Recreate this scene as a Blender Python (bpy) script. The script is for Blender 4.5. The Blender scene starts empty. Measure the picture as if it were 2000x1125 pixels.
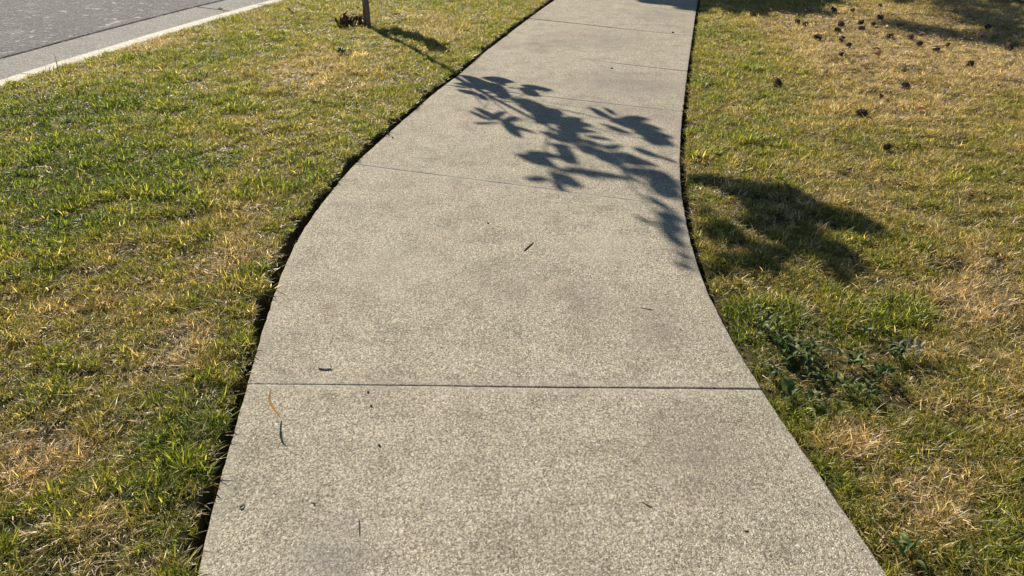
import bpy, math, random
import numpy as np
from mathutils import Vector, Matrix

# ---------------------------------------------------------------- camera, sky, sun
CAM_H, PITCH, F = 1.45, math.radians(29.56), 1511.0      # metres, down tilt, focal length in photo pixels (2000 wide)
SUN_EL = math.radians(32.0)
SUN_AZ = (-0.462, 0.887)                                  # horizontal direction towards the sun
scene = bpy.context.scene
cam_data = bpy.data.cameras.new('camera')
cam_data.sensor_width = 36.0
cam_data.lens = F / 2000.0 * 36.0
cam_data.clip_start = 0.05
cam_data.clip_end = 2000.0
cam = bpy.data.objects.new('camera', cam_data)
scene.collection.objects.link(cam)
cam.location = (0, 0, CAM_H)
cam.rotation_euler = (math.pi / 2 - PITCH, 0, 0)
scene.camera = cam

world = bpy.data.worlds.new('World')
scene.world = world
world.use_nodes = True
wn = world.node_tree
wn.nodes.clear()
sky = wn.nodes.new('ShaderNodeTexSky')
sky.sky_type = 'NISHITA'
sky.sun_disc = False
sky.sun_elevation = SUN_EL
sky.dust_density = 0.25
sky.ozone_density = 2.0
sky.sun_rotation = math.atan2(SUN_AZ[0], SUN_AZ[1])
bg = wn.nodes.new('ShaderNodeBackground')
bg.inputs['Strength'].default_value = 0.05
wo = wn.nodes.new('ShaderNodeOutputWorld')
wn.links.new(sky.outputs[0], bg.inputs[0])
wn.links.new(bg.outputs[0], wo.inputs[0])

_n = math.hypot(*SUN_AZ)
S = Vector((SUN_AZ[0] / _n * math.cos(SUN_EL), SUN_AZ[1] / _n * math.cos(SUN_EL), math.sin(SUN_EL)))
sd = bpy.data.lights.new('sun', 'SUN')
sd.energy = 5.0
sd.angle = math.radians(0.5)
sd.color = (1.0, 0.91, 0.77)
sun = bpy.data.objects.new('sun', sd)
scene.collection.objects.link(sun)
sun.rotation_euler = S.to_track_quat('Z', 'Y').to_euler()
sun.location = (0, 0, 20)

scene.view_settings.view_transform = 'Standard'
scene.view_settings.look = 'None'
scene.view_settings.exposure = 0.75
scene.view_settings.gamma = 1.0
scene.view_settings.use_curve_mapping = False

# ---------------------------------------------------------------- helpers
rng = np.random.default_rng(7)
random.seed(7)
COL = scene.collection
sP, cP = math.sin(PITCH), math.cos(PITCH)

def at(px, py, z=0.0):
    """point of the plane at height z that the photo shows at this pixel"""
    u, v = px - 1000.0, py - 562.5
    d = (u, F * cP - v * sP, -F * sP - v * cP)
    k = (z - CAM_H) / d[2]
    return Vector((d[0] * k, d[1] * k, z))

def tag(o, label, cat=None, group=None, kind=None):
    if label: o['label'] = label
    if cat: o['category'] = cat
    if group: o['group'] = group
    if kind: o['kind'] = kind
    return o

def empty(name, loc):
    o = bpy.data.objects.new(name, None)
    o.location = loc
    COL.objects.link(o)
    return o

def link(name, me, parent=None, loc=None):
    o = bpy.data.objects.new(name, me)
    COL.objects.link(o)
    if parent: o.parent = parent
    if loc is not None: o.location = loc
    return o

def mesh(name, verts, faces, mat=None, smooth=False):
    me = bpy.data.meshes.new(name)
    me.from_pydata([tuple(v) for v in verts], [], faces)
    if mat: me.materials.append(mat)
    if smooth: me.polygons.foreach_set('use_smooth', [True] * len(me.polygons))
    me.update()
    return me

class MB:
    def __init__(self): self.v, self.f = [], []
    def add(self, vs, fs):
        b = len(self.v)
        self.v += [tuple(v) for v in vs]
        self.f += [tuple(i + b for i in f) for f in fs]
    def tube(self, pts, radii, n=6):
        pts = [Vector(p) for p in pts]
        rings = []
        for i, p in enumerate(pts):
            t = (pts[min(i + 1, len(pts) - 1)] - pts[max(i - 1, 0)])
            t.normalize()
            a = t.orthogonal().normalized()
            if i and rings:                                  # keep the twist steady
                a = (prev - t * prev.dot(t)).normalized()
            prev = a
            b = t.cross(a)
            rings.append([p + (a * math.cos(2 * math.pi * k / n) + b * math.sin(2 * math.pi * k / n)) * radii[i] for k in range(n)])
        vs = [v for r in rings for v in r]
        fs = []
        for i in range(len(pts) - 1):
            for k in range(n):
                k2 = (k + 1) % n
                fs.append((i * n + k, i * n + k2, (i + 1) * n + k2, (i + 1) * n + k))
        fs.append(tuple(range(n))[::-1])
        fs.append(tuple((len(pts) - 1) * n + k for k in range(n)))
        self.add(vs, fs)
    def build(self, name, mat, parent=None, loc=None, smooth=True):
        return link(name, mesh(name, self.v, self.f, mat, smooth), parent, loc)

def vnoise(x, y, scale, seed=0):
    """smooth 2-D value noise, 0..1"""
    x = np.asarray(x) * scale + seed * 17.31
    y = np.asarray(y) * scale + seed * 9.77
    xi, yi = np.floor(x).astype(np.int64), np.floor(y).astype(np.int64)
    fx, fy = x - xi, y - yi
    fx, fy = fx * fx * (3 - 2 * fx), fy * fy * (3 - 2 * fy)
    def h(a, b):
        n = (a * 374761393 + b * 668265263 + seed * 974711) & 0x7fffffff
        n = ((n ^ (n >> 13)) * 1274126177) & 0x7fffffff
        return ((n ^ (n >> 16)) & 0xffff) / 65535.0
    return (h(xi, yi) * (1 - fx) + h(xi + 1, yi) * fx) * (1 - fy) + (h(xi, yi + 1) * (1 - fx) + h(xi + 1, yi + 1) * fx) * fy

def fbm(x, y, scale, seed=0, oct=3):
    r, a, t = 0, 1.0, 0
    for i in range(oct):
        r = r + a * vnoise(x, y, scale * 2 ** i, seed + i * 5)
        t += a
        a *= 0.5
    return r / t

# ---------------------------------------------------------------- materials
def new_mat(name):
    m = bpy.data.materials.new(name)
    m.use_nodes = True
    nt = m.node_tree
    b = nt.nodes['Principled BSDF']
    return m, nt, b

def N(nt, kind, **kw):
    n = nt.nodes.new(kind)
    for k, v in kw.items():
        if k in n.inputs: n.inputs[k].default_value = v
        else: setattr(n, k, v)
    return n

def ramp(nt, stops, src, mode='LINEAR'):
    r = nt.nodes.new('ShaderNodeValToRGB')
    r.color_ramp.interpolation = mode
    e = r.color_ramp.elements
    while len(e) < len(stops): e.new(0.5)
    for i, (p, c) in enumerate(stops):
        e[i].position = p
        e[i].color = (c[0], c[1], c[2], 1) if hasattr(c, '__len__') else (c, c, c, 1)
    nt.links.new(src, r.inputs[0])
    return r.outputs[0]

def mix(nt, a, b, fac, mode='MIX'):
    m = nt.nodes.new('ShaderNodeMix')
    m.data_type = 'RGBA'
    m.blend_type = mode
    m.clamp_result = False
    for s, v in ((m.inputs[0], fac), (m.inputs[6], a), (m.inputs[7], b)):
        if hasattr(v, 'is_output'): nt.links.new(v, s)
        elif hasattr(v, '__len__'): s.default_value = (v[0], v[1], v[2], 1)
        else: s.default_value = v
    return m.outputs[2]

def noise(nt, vec, scale, detail=3, rough=0.55):
    n = N(nt, 'ShaderNodeTexNoise', Scale=scale, Detail=detail, Roughness=rough)
    nt.links.new(vec, n.inputs['Vector'])
    return n.outputs['Fac']

def pos(nt): return nt.nodes.new('ShaderNodeNewGeometry').outputs['Position']

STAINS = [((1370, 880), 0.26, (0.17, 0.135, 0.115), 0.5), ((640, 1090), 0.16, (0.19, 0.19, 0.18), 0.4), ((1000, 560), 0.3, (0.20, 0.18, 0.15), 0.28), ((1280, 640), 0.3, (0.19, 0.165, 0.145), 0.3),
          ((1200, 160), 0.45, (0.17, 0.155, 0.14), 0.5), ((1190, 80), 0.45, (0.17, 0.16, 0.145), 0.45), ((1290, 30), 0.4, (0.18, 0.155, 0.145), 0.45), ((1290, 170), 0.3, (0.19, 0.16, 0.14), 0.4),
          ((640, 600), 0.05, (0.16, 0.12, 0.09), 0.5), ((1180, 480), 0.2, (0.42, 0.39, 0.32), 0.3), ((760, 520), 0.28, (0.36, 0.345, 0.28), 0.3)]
def concrete(name, grains, tint_a, tint_b, tint_c, grain=210.0, bump=0.35, dark=0.5, margin=False):
    m, nt, b = new_mat(name)
    p = pos(nt)
    v = N(nt, 'ShaderNodeTexVoronoi', Scale=grain)
    nt.links.new(p, v.inputs['Vector'])
    g = ramp(nt, grains, v.outputs['Color'])
    fine = noise(nt, p, grain * 0.45, 2, 0.7)
    g = mix(nt, g, ramp(nt, [(0.3, 0.62), (0.7, 1.3)], fine), 1.0, 'MULTIPLY')
    big = noise(nt, p, 1.7, 4, 0.6)
    med = noise(nt, p, 6.5, 4, 0.65)
    tint = ramp(nt, [(0.30, tint_a), (0.5, tint_b), (0.70, tint_c)], big)
    c = mix(nt, g, tint, 1.0, 'MULTIPLY')
    c = mix(nt, c, ramp(nt, [(0.34, dark), (0.52, 1.0), (0.75, 1.12)], med), 0.75, 'MULTIPLY')
    if margin:                                                 # the trowelled, grain-free border of each cast slab
        a = nt.nodes.new('ShaderNodeAttribute')
        a.attribute_name = 'margin'
        w_ = N(nt, 'ShaderNodeMath', operation='MULTIPLY_ADD')
        nt.links.new(noise(nt, p, 22, 3), w_.inputs[0])
        w_.inputs[1].default_value = 0.02
        nt.links.new(a.outputs['Fac'], w_.inputs[2])
        c = mix(nt, c, mix(nt, (0.36, 0.335, 0.275), ramp(nt, [(0.3, 0.8), (0.7, 1.12)], noise(nt, p, 60, 3)), 1.0, 'MULTIPLY'), ramp(nt, [(0.026, 0.36), (0.055, 0.0)], w_.outputs[0]))
        # worn darker patches and dark pits
        c = mix(nt, c, (0.17, 0.145, 0.125), ramp(nt, [(0.54, 0.0), (0.72, 0.5)], noise(nt, p, 1.15, 3, 0.55)))
        pit = N(nt, 'ShaderNodeTexVoronoi', Scale=170.0)
        nt.links.new(p, pit.inputs['Vector'])
        sep = nt.nodes.new('ShaderNodeSeparateColor')
        nt.links.new(pit.outputs['Color'], sep.inputs[0])
        c = mix(nt, c, (0.10, 0.085, 0.07), ramp(nt, [(0.93, 0.0), (0.96, 0.45)], sep.outputs[0]))
        c = mix(nt, c, (0.60, 0.56, 0.49), ramp(nt, [(0.92, 0.0), (0.96, 0.4)], sep.outputs[1]))
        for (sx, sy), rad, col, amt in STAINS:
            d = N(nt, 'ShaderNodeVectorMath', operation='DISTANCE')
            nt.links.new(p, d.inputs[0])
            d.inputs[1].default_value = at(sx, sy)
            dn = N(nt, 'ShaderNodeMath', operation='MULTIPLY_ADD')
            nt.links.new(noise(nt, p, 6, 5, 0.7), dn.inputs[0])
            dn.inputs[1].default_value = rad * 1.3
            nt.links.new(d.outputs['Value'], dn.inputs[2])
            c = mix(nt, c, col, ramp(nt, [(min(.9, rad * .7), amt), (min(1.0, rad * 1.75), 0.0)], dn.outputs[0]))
    nt.links.new(c, b.inputs['Base Color'])
    b.inputs['Roughness'].default_value = 0.9
    b.inputs['Specular IOR Level'].default_value = 0.18
    h = N(nt, 'ShaderNodeMath', operation='ADD')
    nt.links.new(v.outputs['Distance'], h.inputs[0])
    nt.links.new(fine, h.inputs[1])
    bp = N(nt, 'ShaderNodeBump', Strength=bump, Distance=0.003)
    bp.invert = True
    nt.links.new(h.outputs[0], bp.inputs['Height'])
    nt.links.new(bp.outputs[0], b.inputs['Normal'])
    return m

M = {}
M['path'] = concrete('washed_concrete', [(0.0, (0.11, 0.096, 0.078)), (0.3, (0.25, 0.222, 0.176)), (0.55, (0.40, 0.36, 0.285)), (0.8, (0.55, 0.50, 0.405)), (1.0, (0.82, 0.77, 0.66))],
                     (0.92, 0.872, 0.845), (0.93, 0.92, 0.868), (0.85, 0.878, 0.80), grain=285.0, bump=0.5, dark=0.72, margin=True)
M['gutter'] = concrete('gutter_concrete', [(0.0, (0.14, 0.135, 0.125)), (0.35, (0.29, 0.28, 0.26)), (0.75, (0.40, 0.385, 0.36)), (1.0, (0.75, 0.73, 0.69))],
                       (0.62, 0.62, 0.64), (0.66, 0.655, 0.64), (0.70, 0.68, 0.65), grain=120, dark=0.8)
M['kerb'] = concrete('kerb_concrete', [(0.0, (0.36, 0.34, 0.28)), (0.4, (0.56, 0.53, 0.44)), (1.0, (0.74, 0.71, 0.61))],
                     (0.97, 0.95, 0.92), (1, 1, 1), (1.0, 0.98, 0.94), grain=120, bump=0.2, dark=0.7)

def asphalt():
    m, nt, b = new_mat('worn_asphalt')
    p = pos(nt)
    v = N(nt, 'ShaderNodeTexVoronoi', Scale=75.0)
    nt.links.new(p, v.inputs['Vector'])
    g = ramp(nt, [(0.0, (0.055, 0.053, 0.054)), (0.5, (0.13, 0.126, 0.124)), (0.85, (0.21, 0.20, 0.195)), (1.0, (0.45, 0.44, 0.42))], v.outputs['Color'])
    worn = noise(nt, p, 2.6, 5, 0.7)
    c = mix(nt, g, (0.40, 0.37, 0.33), ramp(nt, [(0.56, 0.0), (0.70, 0.38)], worn))
    spots = noise(nt, p, 9.0, 3, 0.6)
    c = mix(nt, c, (0.52, 0.49, 0.44), ramp(nt, [(0.62, 0.0), (0.68, 0.6)], spots))
    nt.links.new(c, b.inputs['Base Color'])
    b.inputs['Roughness'].default_value = 0.95
    b.inputs['Specular IOR Level'].default_value = 0.12
    bp = N(nt, 'ShaderNodeBump', Strength=0.6, Distance=0.006)
    nt.links.new(v.outputs['Distance'], bp.inputs['Height'])
    nt.links.new(bp.outputs[0], b.inputs['Normal'])
    return m
M['asphalt'] = asphalt()

def soil():
    m, nt, b = new_mat('soil')
    p = pos(nt)
    a = noise(nt, p, 38, 5, 0.7)
    c = ramp(nt, [(0.3, (0.018, 0.014, 0.008)), (0.55, (0.046, 0.034, 0.020)), (0.78, (0.13, 0.095, 0.058))], a)
    g = noise(nt, p, 1.4, 4, 0.6)
    c = mix(nt, c, (0.07, 0.075, 0.025), ramp(nt, [(0.4, 0.1), (0.6, 0.6)], g))
    nt.links.new(c, b.inputs['Base Color'])
    b.inputs['Roughness'].default_value = 1.0
    b.inputs['Specular IOR Level'].default_value = 0.08
    bp = N(nt, 'ShaderNodeBump', Strength=0.8, Distance=0.012)
    nt.links.new(a, bp.inputs['Height'])
    nt.links.new(bp.outputs[0], b.inputs['Normal'])
    return m
M['soil'] = soil()

def blade_mat():
    m, nt, b = new_mat('grass_blades')
    def attr(n, t):
        a = nt.nodes.new('ShaderNodeAttribute')
        a.attribute_name = n
        a.attribute_type = t
        return a.outputs['Fac']
    def math_(op, x, y):
        k = N(nt, 'ShaderNodeMath', operation=op)
        for s, v in ((k.inputs[0], x), (k.inputs[1], y)):
            if hasattr(v, 'is_output'): nt.links.new(v, s)
            else: s.default_value = v
        return k.outputs[0]
    dry, rnd, bl, t = attr('dry', 'INSTANCER'), attr('rnd', 'INSTANCER'), attr('bl', 'GEOMETRY'), attr('t', 'GEOMETRY')
    f = math_('ADD', dry, math_('MULTIPLY', math_('SUBTRACT', bl, 0.5), 0.48))
    f = math_('ADD', f, math_('MULTIPLY', math_('SUBTRACT', rnd, 0.5), 0.34))
    c = ramp(nt, [(0.0, (0.075, 0.115, 0.022)), (0.22, (0.20, 0.262, 0.030)), (0.45, (0.285, 0.280, 0.055)), (0.62, (0.37, 0.315, 0.11)),
                  (0.8, (0.47, 0.375, 0.205)), (1.0, (0.58, 0.47, 0.32))], f)
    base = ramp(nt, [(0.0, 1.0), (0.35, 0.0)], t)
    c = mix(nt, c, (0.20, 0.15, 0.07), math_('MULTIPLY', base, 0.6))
    c = mix(nt, c, ramp(nt, [(0.0, 0.38), (0.5, 0.88), (0.8, 1.25), (1.0, 2.0)], bl), 1.0, 'MULTIPLY')  # random blade tone; its bright end puts sunlit glints into the colour
    nt.links.new(c, b.inputs['Base Color'])
    b.inputs['Roughness'].default_value = 0.38
    b.inputs['Specular IOR Level'].default_value = 0.36
    tr = nt.nodes.new('ShaderNodeBsdfTranslucent')
    nt.links.new(mix(nt, c, (1.5, 1.42, 0.8), 1.0, 'MULTIPLY'), tr.inputs['Color'])
    ms = nt.nodes.new('ShaderNodeMixShader')
    ms.inputs[0].default_value = 0.52
    nt.links.new(b.outputs[0], ms.inputs[1])
    nt.links.new(tr.outputs[0], ms.inputs[2])
    nt.links.new(ms.outputs[0], nt.nodes['Material Output'].inputs['Surface'])
    return m
M['blade'] = blade_mat()

def leaf_mat(name, c1, c2, rough=0.45, trans=0.3, scale=25.0):
    m, nt, b = new_mat(name)
    tc = nt.nodes.new('ShaderNodeTexCoord').outputs['Object']
    oi = nt.nodes.new('ShaderNodeObjectInfo').outputs['Random']
    c = mix(nt, c1, c2, noise(nt, tc, scale, 3))
    c = mix(nt, c, ramp(nt, [(0, 0.7), (1, 1.3)], oi), 1.0, 'MULTIPLY')
    nt.links.new(c, b.inputs['Base Color'])
    b.inputs['Roughness'].default_value = rough
    b.inputs['Specular IOR Level'].default_value = 0.2
    tr = nt.nodes.new('ShaderNodeBsdfTranslucent')
    nt.links.new(c, tr.inputs['Color'])
    ms = nt.nodes.new('ShaderNodeMixShader')
    ms.inputs[0].default_value = trans
    nt.links.new(b.outputs[0], ms.inputs[1])
    nt.links.new(tr.outputs[0], ms.inputs[2])
    nt.links.new(ms.outputs[0], nt.nodes['Material Output'].inputs['Surface'])
    return m
M['leaf'] = leaf_mat('tree_leaf', (0.05, 0.10, 0.02), (0.09, 0.15, 0.03), trans=0.05)
M['weed'] = leaf_mat('weed_leaf', (0.05, 0.085, 0.022), (0.13, 0.17, 0.055), 0.5, 0.3)
M['silver'] = leaf_mat('silvery_leaf', (0.30, 0.29, 0.19), (0.46, 0.43, 0.30), 0.5, 0.2)
M['maroon'] = leaf_mat('maroon_leaf', (0.050, 0.022, 0.016), (0.125, 0.060, 0.042), 0.5, 0.08)
M['dead'] = leaf_mat('dead_leaf', (0.13, 0.055, 0.024), (0.25, 0.12, 0.055), 0.7, 0.2, 60)
M['tan'] = leaf_mat('tan_leaf', (0.40, 0.30, 0.19), (0.55, 0.43, 0.29), 0.7, 0.25, 60)
M['straw'] = leaf_mat('straw', (0.50, 0.36, 0.17), (0.62, 0.48, 0.27), 0.55, 0.3, 60)
M['rustleaf'] = leaf_mat('rusty_blade', (0.36, 0.19, 0.06), (0.48, 0.29, 0.12), 0.55, 0.3, 60)
M['needle'] = leaf_mat('pine_needles', (0.025, 0.06, 0.02), (0.05, 0.09, 0.03), 0.5, 0.05)

def bark(name, c1, c2, scale=40):
    m, nt, b = new_mat(name)
    tc = N(nt, 'ShaderNodeTexCoord').outputs['Object']
    mp = N(nt, 'ShaderNodeMapping')
    mp.inputs['Scale'].default_value = (1, 1, 0.18)
    nt.links.new(tc, mp.inputs[0])
    f = noise(nt, mp.outputs[0], scale, 5, 0.7)
    nt.links.new(ramp(nt, [(0.3, c1), (0.7, c2)], f), b.inputs['Base Color'])
    b.inputs['Roughness'].default_value = 0.85
    bp = N(nt, 'ShaderNodeBump', Strength=0.6, Distance=0.006)
    nt.links.new(f, bp.inputs['Height'])
    nt.links.new(bp.outputs[0], b.inputs['Normal'])
    return m
M['bark'] = bark('grey_bark', (0.10, 0.082, 0.062), (0.28, 0.235, 0.18))
M['pinebark'] = bark('pine_bark', (0.05, 0.035, 0.025), (0.16, 0.11, 0.08), 25)
M['cone'] = bark('pine_cone', (0.036, 0.022, 0.014), (0.15, 0.095, 0.06), 120)
M['twig'] = bark('dark_twig', (0.05, 0.035, 0.022), (0.13, 0.09, 0.06), 90)
M['paletwig'] = bark('bleached_twig', (0.34, 0.29, 0.23), (0.58, 0.51, 0.42), 90)
def litter():
    m, nt, b = new_mat('pine_litter')
    r = nt.nodes.new('ShaderNodeNewGeometry').outputs['Random Per Island']
    nt.links.new(ramp(nt, [(0.0, (0.05, 0.025, 0.015)), (0.4, (0.17, 0.085, 0.048)), (0.7, (0.34, 0.21, 0.13)), (1.0, (0.55, 0.42, 0.30))], r), b.inputs['Base Color'])
    b.inputs['Roughness'].default_value = 0.85
    return m
M['litter'] = litter()
M['crumb'] = bark('dark_crumb', (0.018, 0.013, 0.010), (0.06, 0.045, 0.035), 200)

# ---------------------------------------------------------------- outlines of the path and kerb, in metres
LEFT_PX = [(385, 1125), (403, 1040), (428, 940), (455, 848), (482, 755), (508, 660), (541, 558), (582, 465), (632, 393), (690, 322),
           (762, 257), (850, 180), (897, 145), (962, 90), (1030, 38), (1084, 0)]
RIGHT_PX = [(1735, 1125), (1676, 1040), (1612, 945), (1550, 855), (1490, 766), (1438, 680), (1400, 608), (1368, 535), (1345, 455), (1333, 385),
            (1328, 320), (1331, 250), (1336, 200), (1343, 140), (1350, 90), (1357, 40), (1363, 0)]

def poly(pxs, z, before, after):
    return [at(x, y, z) for x, y in pxs], before, after

def resample(arg, step):
    pts, before, after = arg
    """smooth polyline (Catmull-Rom) at an even step"""
    P = [np.array(p[:2]) for p in pts]
    P = [2 * P[0] - P[1]] + P + [2 * P[-1] - P[-2]]
    out = []
    for i in range(1, len(P) - 2):
        n = max(2, int(np.linalg.norm(P[i + 1] - P[i]) / 0.01))
        for k in range(n):
            t = k / n
            out.append(0.5 * (2 * P[i] + (P[i + 1] - P[i - 1]) * t + (2 * P[i - 1] - 5 * P[i] + 4 * P[i + 1] - P[i + 2]) * t * t
                              + (3 * P[i] - P[i - 1] - 3 * P[i + 1] + P[i + 2]) * t ** 3))
    out.append(P[-2])
    out = np.array(out)
    # a moving average takes out the jitter of the measured points, then straight runs on at both ends
    k = 31
    pad = np.vstack([2 * out[0] - out[1:k // 2 + 1][::-1], out, 2 * out[-1] - out[-k // 2:-1][::-1]])
    out = np.stack([np.convolve(pad[:, c], np.ones(k) / k, 'valid') for c in (0, 1)], 1)
    d0 = out[0] - out[25]
    d1 = out[-1] - out[-80]
    out = np.vstack([out[0] + d0 / np.linalg.norm(d0) * before, out, out[-1] + d1 / np.linalg.norm(d1) * after])
    s = np.concatenate([[0], np.cumsum(np.linalg.norm(np.diff(out, axis=0), axis=1))])
    q = np.arange(0, s[-1], step)
    return np.stack([np.interp(q, s, out[:, 0]), np.interp(q, s, out[:, 1])], 1)

EL = resample(poly(LEFT_PX, 0, 2.2, 40), 0.03)
ER = resample(poly(RIGHT_PX, 0, 2.2, 40), 0.03)

KERB_TOP = 0.0
GUT_IN, GUT_OUT, ROAD_Z = -0.125, -0.085, -0.078
KB_PX = [(0, 171), (88, 141), (160, 118), (240, 94), (310, 72), (390, 48), (462, 27), (525, 9), (560, 0)]      # lawn side of the kerb
KF_PX = [(0, 152), (88, 128), (176, 102), (240, 82), (310, 62), (372, 42), (435, 25), (489, 9), (520, 0)]      # road side of its top
GO_PX = [(0, 119), (124, 80), (249, 46), (355, 19), (391, 10), (430, 0)]                                       # where the asphalt starts
KB = resample(poly(KB_PX, KERB_TOP, 9, 45), 0.06)
GO = resample(poly(GO_PX, GUT_OUT, 9, 45), 0.06)

def dist_to(line, x, y, chunk=20000):
    """distance to a polyline and the side of it (+ = right of its direction)"""
    a, b = line[:-1:2], line[1::2] if len(line) % 2 == 0 else line[2::2]
    n = min(len(a), len(b))
    a = line[:-1]
    b = line[1:]
    D, Sd = np.empty(len(x)), np.empty(len(x))
    ab = b - a
    L = (ab ** 2).sum(1)
    for i in range(0, len(x), chunk):
        p = np.stack([x[i:i + chunk], y[i:i + chunk]], 1)[:, None, :]
        t = np.clip(((p - a) * ab).sum(2) / L, 0, 1)
        q = p - (a + ab * t[..., None])
        d = (q ** 2).sum(2)
        k = d.argmin(1)
        r = np.arange(len(k))
        D[i:i + chunk] = np.sqrt(d[r, k])
        v = q[r, k]
        Sd[i:i + chunk] = np.sign(ab[k, 0] * v[:, 1] - ab[k, 1] * v[:, 0]) * -1
    return D, Sd

coarse = lambda L, k: L[::k] if (len(L) - 1) % k == 0 else np.vstack([L[::k], L[-1:]])
def thin(L, k, far):
    near = L[L[:, 1] < 11.0][::k]
    return np.vstack([near, L[L[:, 1] >= 11.0][::far], L[-1:]])
ELc, ERc, KBc = thin(EL, 4, 60), thin(ER, 4, 60), thin(KB, 3, 30)

def zones(x, y):
    """signed distances: left edge (+ = on the path side), right edge (+ = lawn side), kerb (+ = lawn side)"""
    dl, sl = dist_to(ELc, x, y)
    dr, sr = dist_to(ERc, x, y)
    dk, sk = dist_to(KBc, x, y)
    return dl * sl, dr * sr, dk * sk

def lawn_height(x, y, l, r, k):
    mound = (fbm(x, y, 1.1, 3) - 0.5) * 0.035 + (fbm(x, y, 7.0, 11, 2) - 0.5) * 0.022
    wob = (vnoise(x, y, 9.0, 21) - 0.5) * 0.02 + (vnoise(x, y, 28.0, 22) - 0.5) * 0.012
    zl = 0.004 + mound * np.clip((-l) / 0.3, 0.3, 1)
    zl = zl + 0.012 * np.exp(-np.abs(l) / 0.25)
    zl = np.where(k < 0.3, zl * 0.5 + 0.5 * (-0.012), zl)
    zr = -0.012 + mound * np.clip(r / 0.3, 0.3, 1)
    zr = zr + 0.010 * np.clip((y - 2.4) / 1.0, 0, 1)
    z = np.where(r > 0, zr, np.where(l < 0, zl, -0.075))
    return np.where(k < 0, -0.32, z)

# ---------------------------------------------------------------- ground: one sheet to the horizon, fine near the camera
def axis(lo, hi, step):
    a = list(np.arange(lo, hi, step))
    s, v, right = step, a[-1], []
    while v < 400:
        s *= 1.35
        v += s
        right.append(v)
    s, v, left = step, a[0], []
    while v > -400:
        s *= 1.35
        v -= s
        left.append(v)
    return np.array(left[::-1] + a + right)
gx, gy = axis(-5.6, 6.6, 0.03), axis(0.2, 12.0, 0.03)
X, Y = np.meshgrid(gx, gy)
xf, yf = X.ravel(), Y.ravel()
l_, r_, k_ = zones(xf, yf)
zf = lawn_height(xf, yf, l_, r_, k_)
zf = np.where((l_ > -0.115) & (l_ < 0.3), -0.115, np.where((r_ > -0.3) & (r_ < 0.085), -0.115, zf))
far_side = k_ < -9.6
zf[far_side] = -0.03
V = np.stack([xf, yf, zf], 1)
nx, ny = len(gx), len(gy)
i = np.arange(nx * ny).reshape(ny, nx)
Q = np.stack([i[:-1, :-1], i[:-1, 1:], i[1:, 1:], i[1:, :-1]], -1).reshape(-1, 4)
me = bpy.data.meshes.new('ground')
me.vertices.add(len(V)); me.vertices.foreach_set('co', V.ravel())
me.loops.add(Q.size); me.loops.foreach_set('vertex_index', Q.ravel().astype(np.int32))
me.polygons.add(len(Q)); me.polygons.foreach_set('loop_start', np.arange(0, Q.size, 4, dtype=np.int32))
me.update(calc_edges=True)
me.materials.append(M['soil'])
ground = link('ground', me)
tag(ground, 'brown soil under the grass on both sides of the path', 'ground', kind='structure')

# the cut edges of the turf along both sides of the path, children of the ground
def left_gap(y): return 0.030 + 0.016 * np.clip((y - 1.5) / 1.2, 0, 1)
def right_gap(y): return 0.010 + 0.026 * np.clip((y - 2.05) / 0.7, 0, 1)
def turf_edge(line, side):
    q = line[(line[:, 1] > -2.5) & (line[:, 1] < 13.0)]
    t = np.gradient(q, axis=0)
    t /= np.linalg.norm(t, axis=1)[:, None]
    nrm = np.stack([-t[:, 1], t[:, 0]], 1) * (1 if side == 'l' else -1)
    x, y = q[:, 0], q[:, 1]
    wob = (vnoise(x, y, 9.0, 21) - 0.5) * 0.024 + (vnoise(x, y, 28.0, 22) - 0.5) * 0.012
    g = (left_gap(y) + wob * 1.1) if side == 'l' else (right_gap(y) + wob * 0.55)
    g = np.maximum(g, 0.006)
    floor = -0.085 if side == 'l' else -0.062
    rows = []
    for off, z in ((-0.02, floor - .01), (0.4, floor), (0.85, floor + 0.012), (1.0, floor + .035), (1.04, -0.03), (1.3, None), (2.2, None), ('a', None), ('b', None), ('c', -0.12)):
        d = g * off if not isinstance(off, str) else np.full(len(g), {'a': 0.15, 'b': 0.20, 'c': 0.21}[off])
        p = q + nrm * d[:, None]
        if z is None:
            l, r, k = zones(p[:, 0], p[:, 1])
            zz = lawn_height(p[:, 0], p[:, 1], l, r, np.maximum(k, 0.3)) + (0.001 if off != 'b' else -0.012)
        else:
            zz = z + (vnoise(p[:, 0], p[:, 1], 45, 5) - 0.5) * 0.016
        rows.append(np.column_stack([p, np.broadcast_to(zz, len(p))]))
    A = np.stack(rows, 1)
    n, m = A.shape[:2]
    f = [(k * m + j, k * m + j + 1, (k + 1) * m + j + 1, (k + 1) * m + j) for k in range(n - 1) for j in range(m - 1)]
    if side == 'l': f = [q_[::-1] for q_ in f]
    return link('turf_edge', mesh('turf_edge', A.reshape(-1, 3), f, M['soil'], True), ground)
turf_edge(EL, 'l')
turf_edge(ER, 'r')

# ---------------------------------------------------------------- footpath of cast concrete slabs
JOINTS = [((480, 750), (1488, 766)), ((690, 320), (1333, 401)), ((860, 165), (1336, 219)), ((958, 95), (1344, 139)),
          ((1027, 36), (1354, 71)), ((1085, -9), (1361, 25))]
def nearest(line, p): return int(((line - np.array(p[:2])) ** 2).sum(1).argmin())
cuts = []
for a, b in JOINTS:
    cuts.append((nearest(EL, at(*a)), nearest(ER, at(*b))))
for k in range(3):                                             # slabs beyond the frame
    cuts.append((cuts[-1][0] + 50, cuts[-1][1] + 50))
cuts.insert(0, (4, 4))
cuts.append((cuts[-1][0] + 600, cuts[-1][1] + 600))

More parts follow.
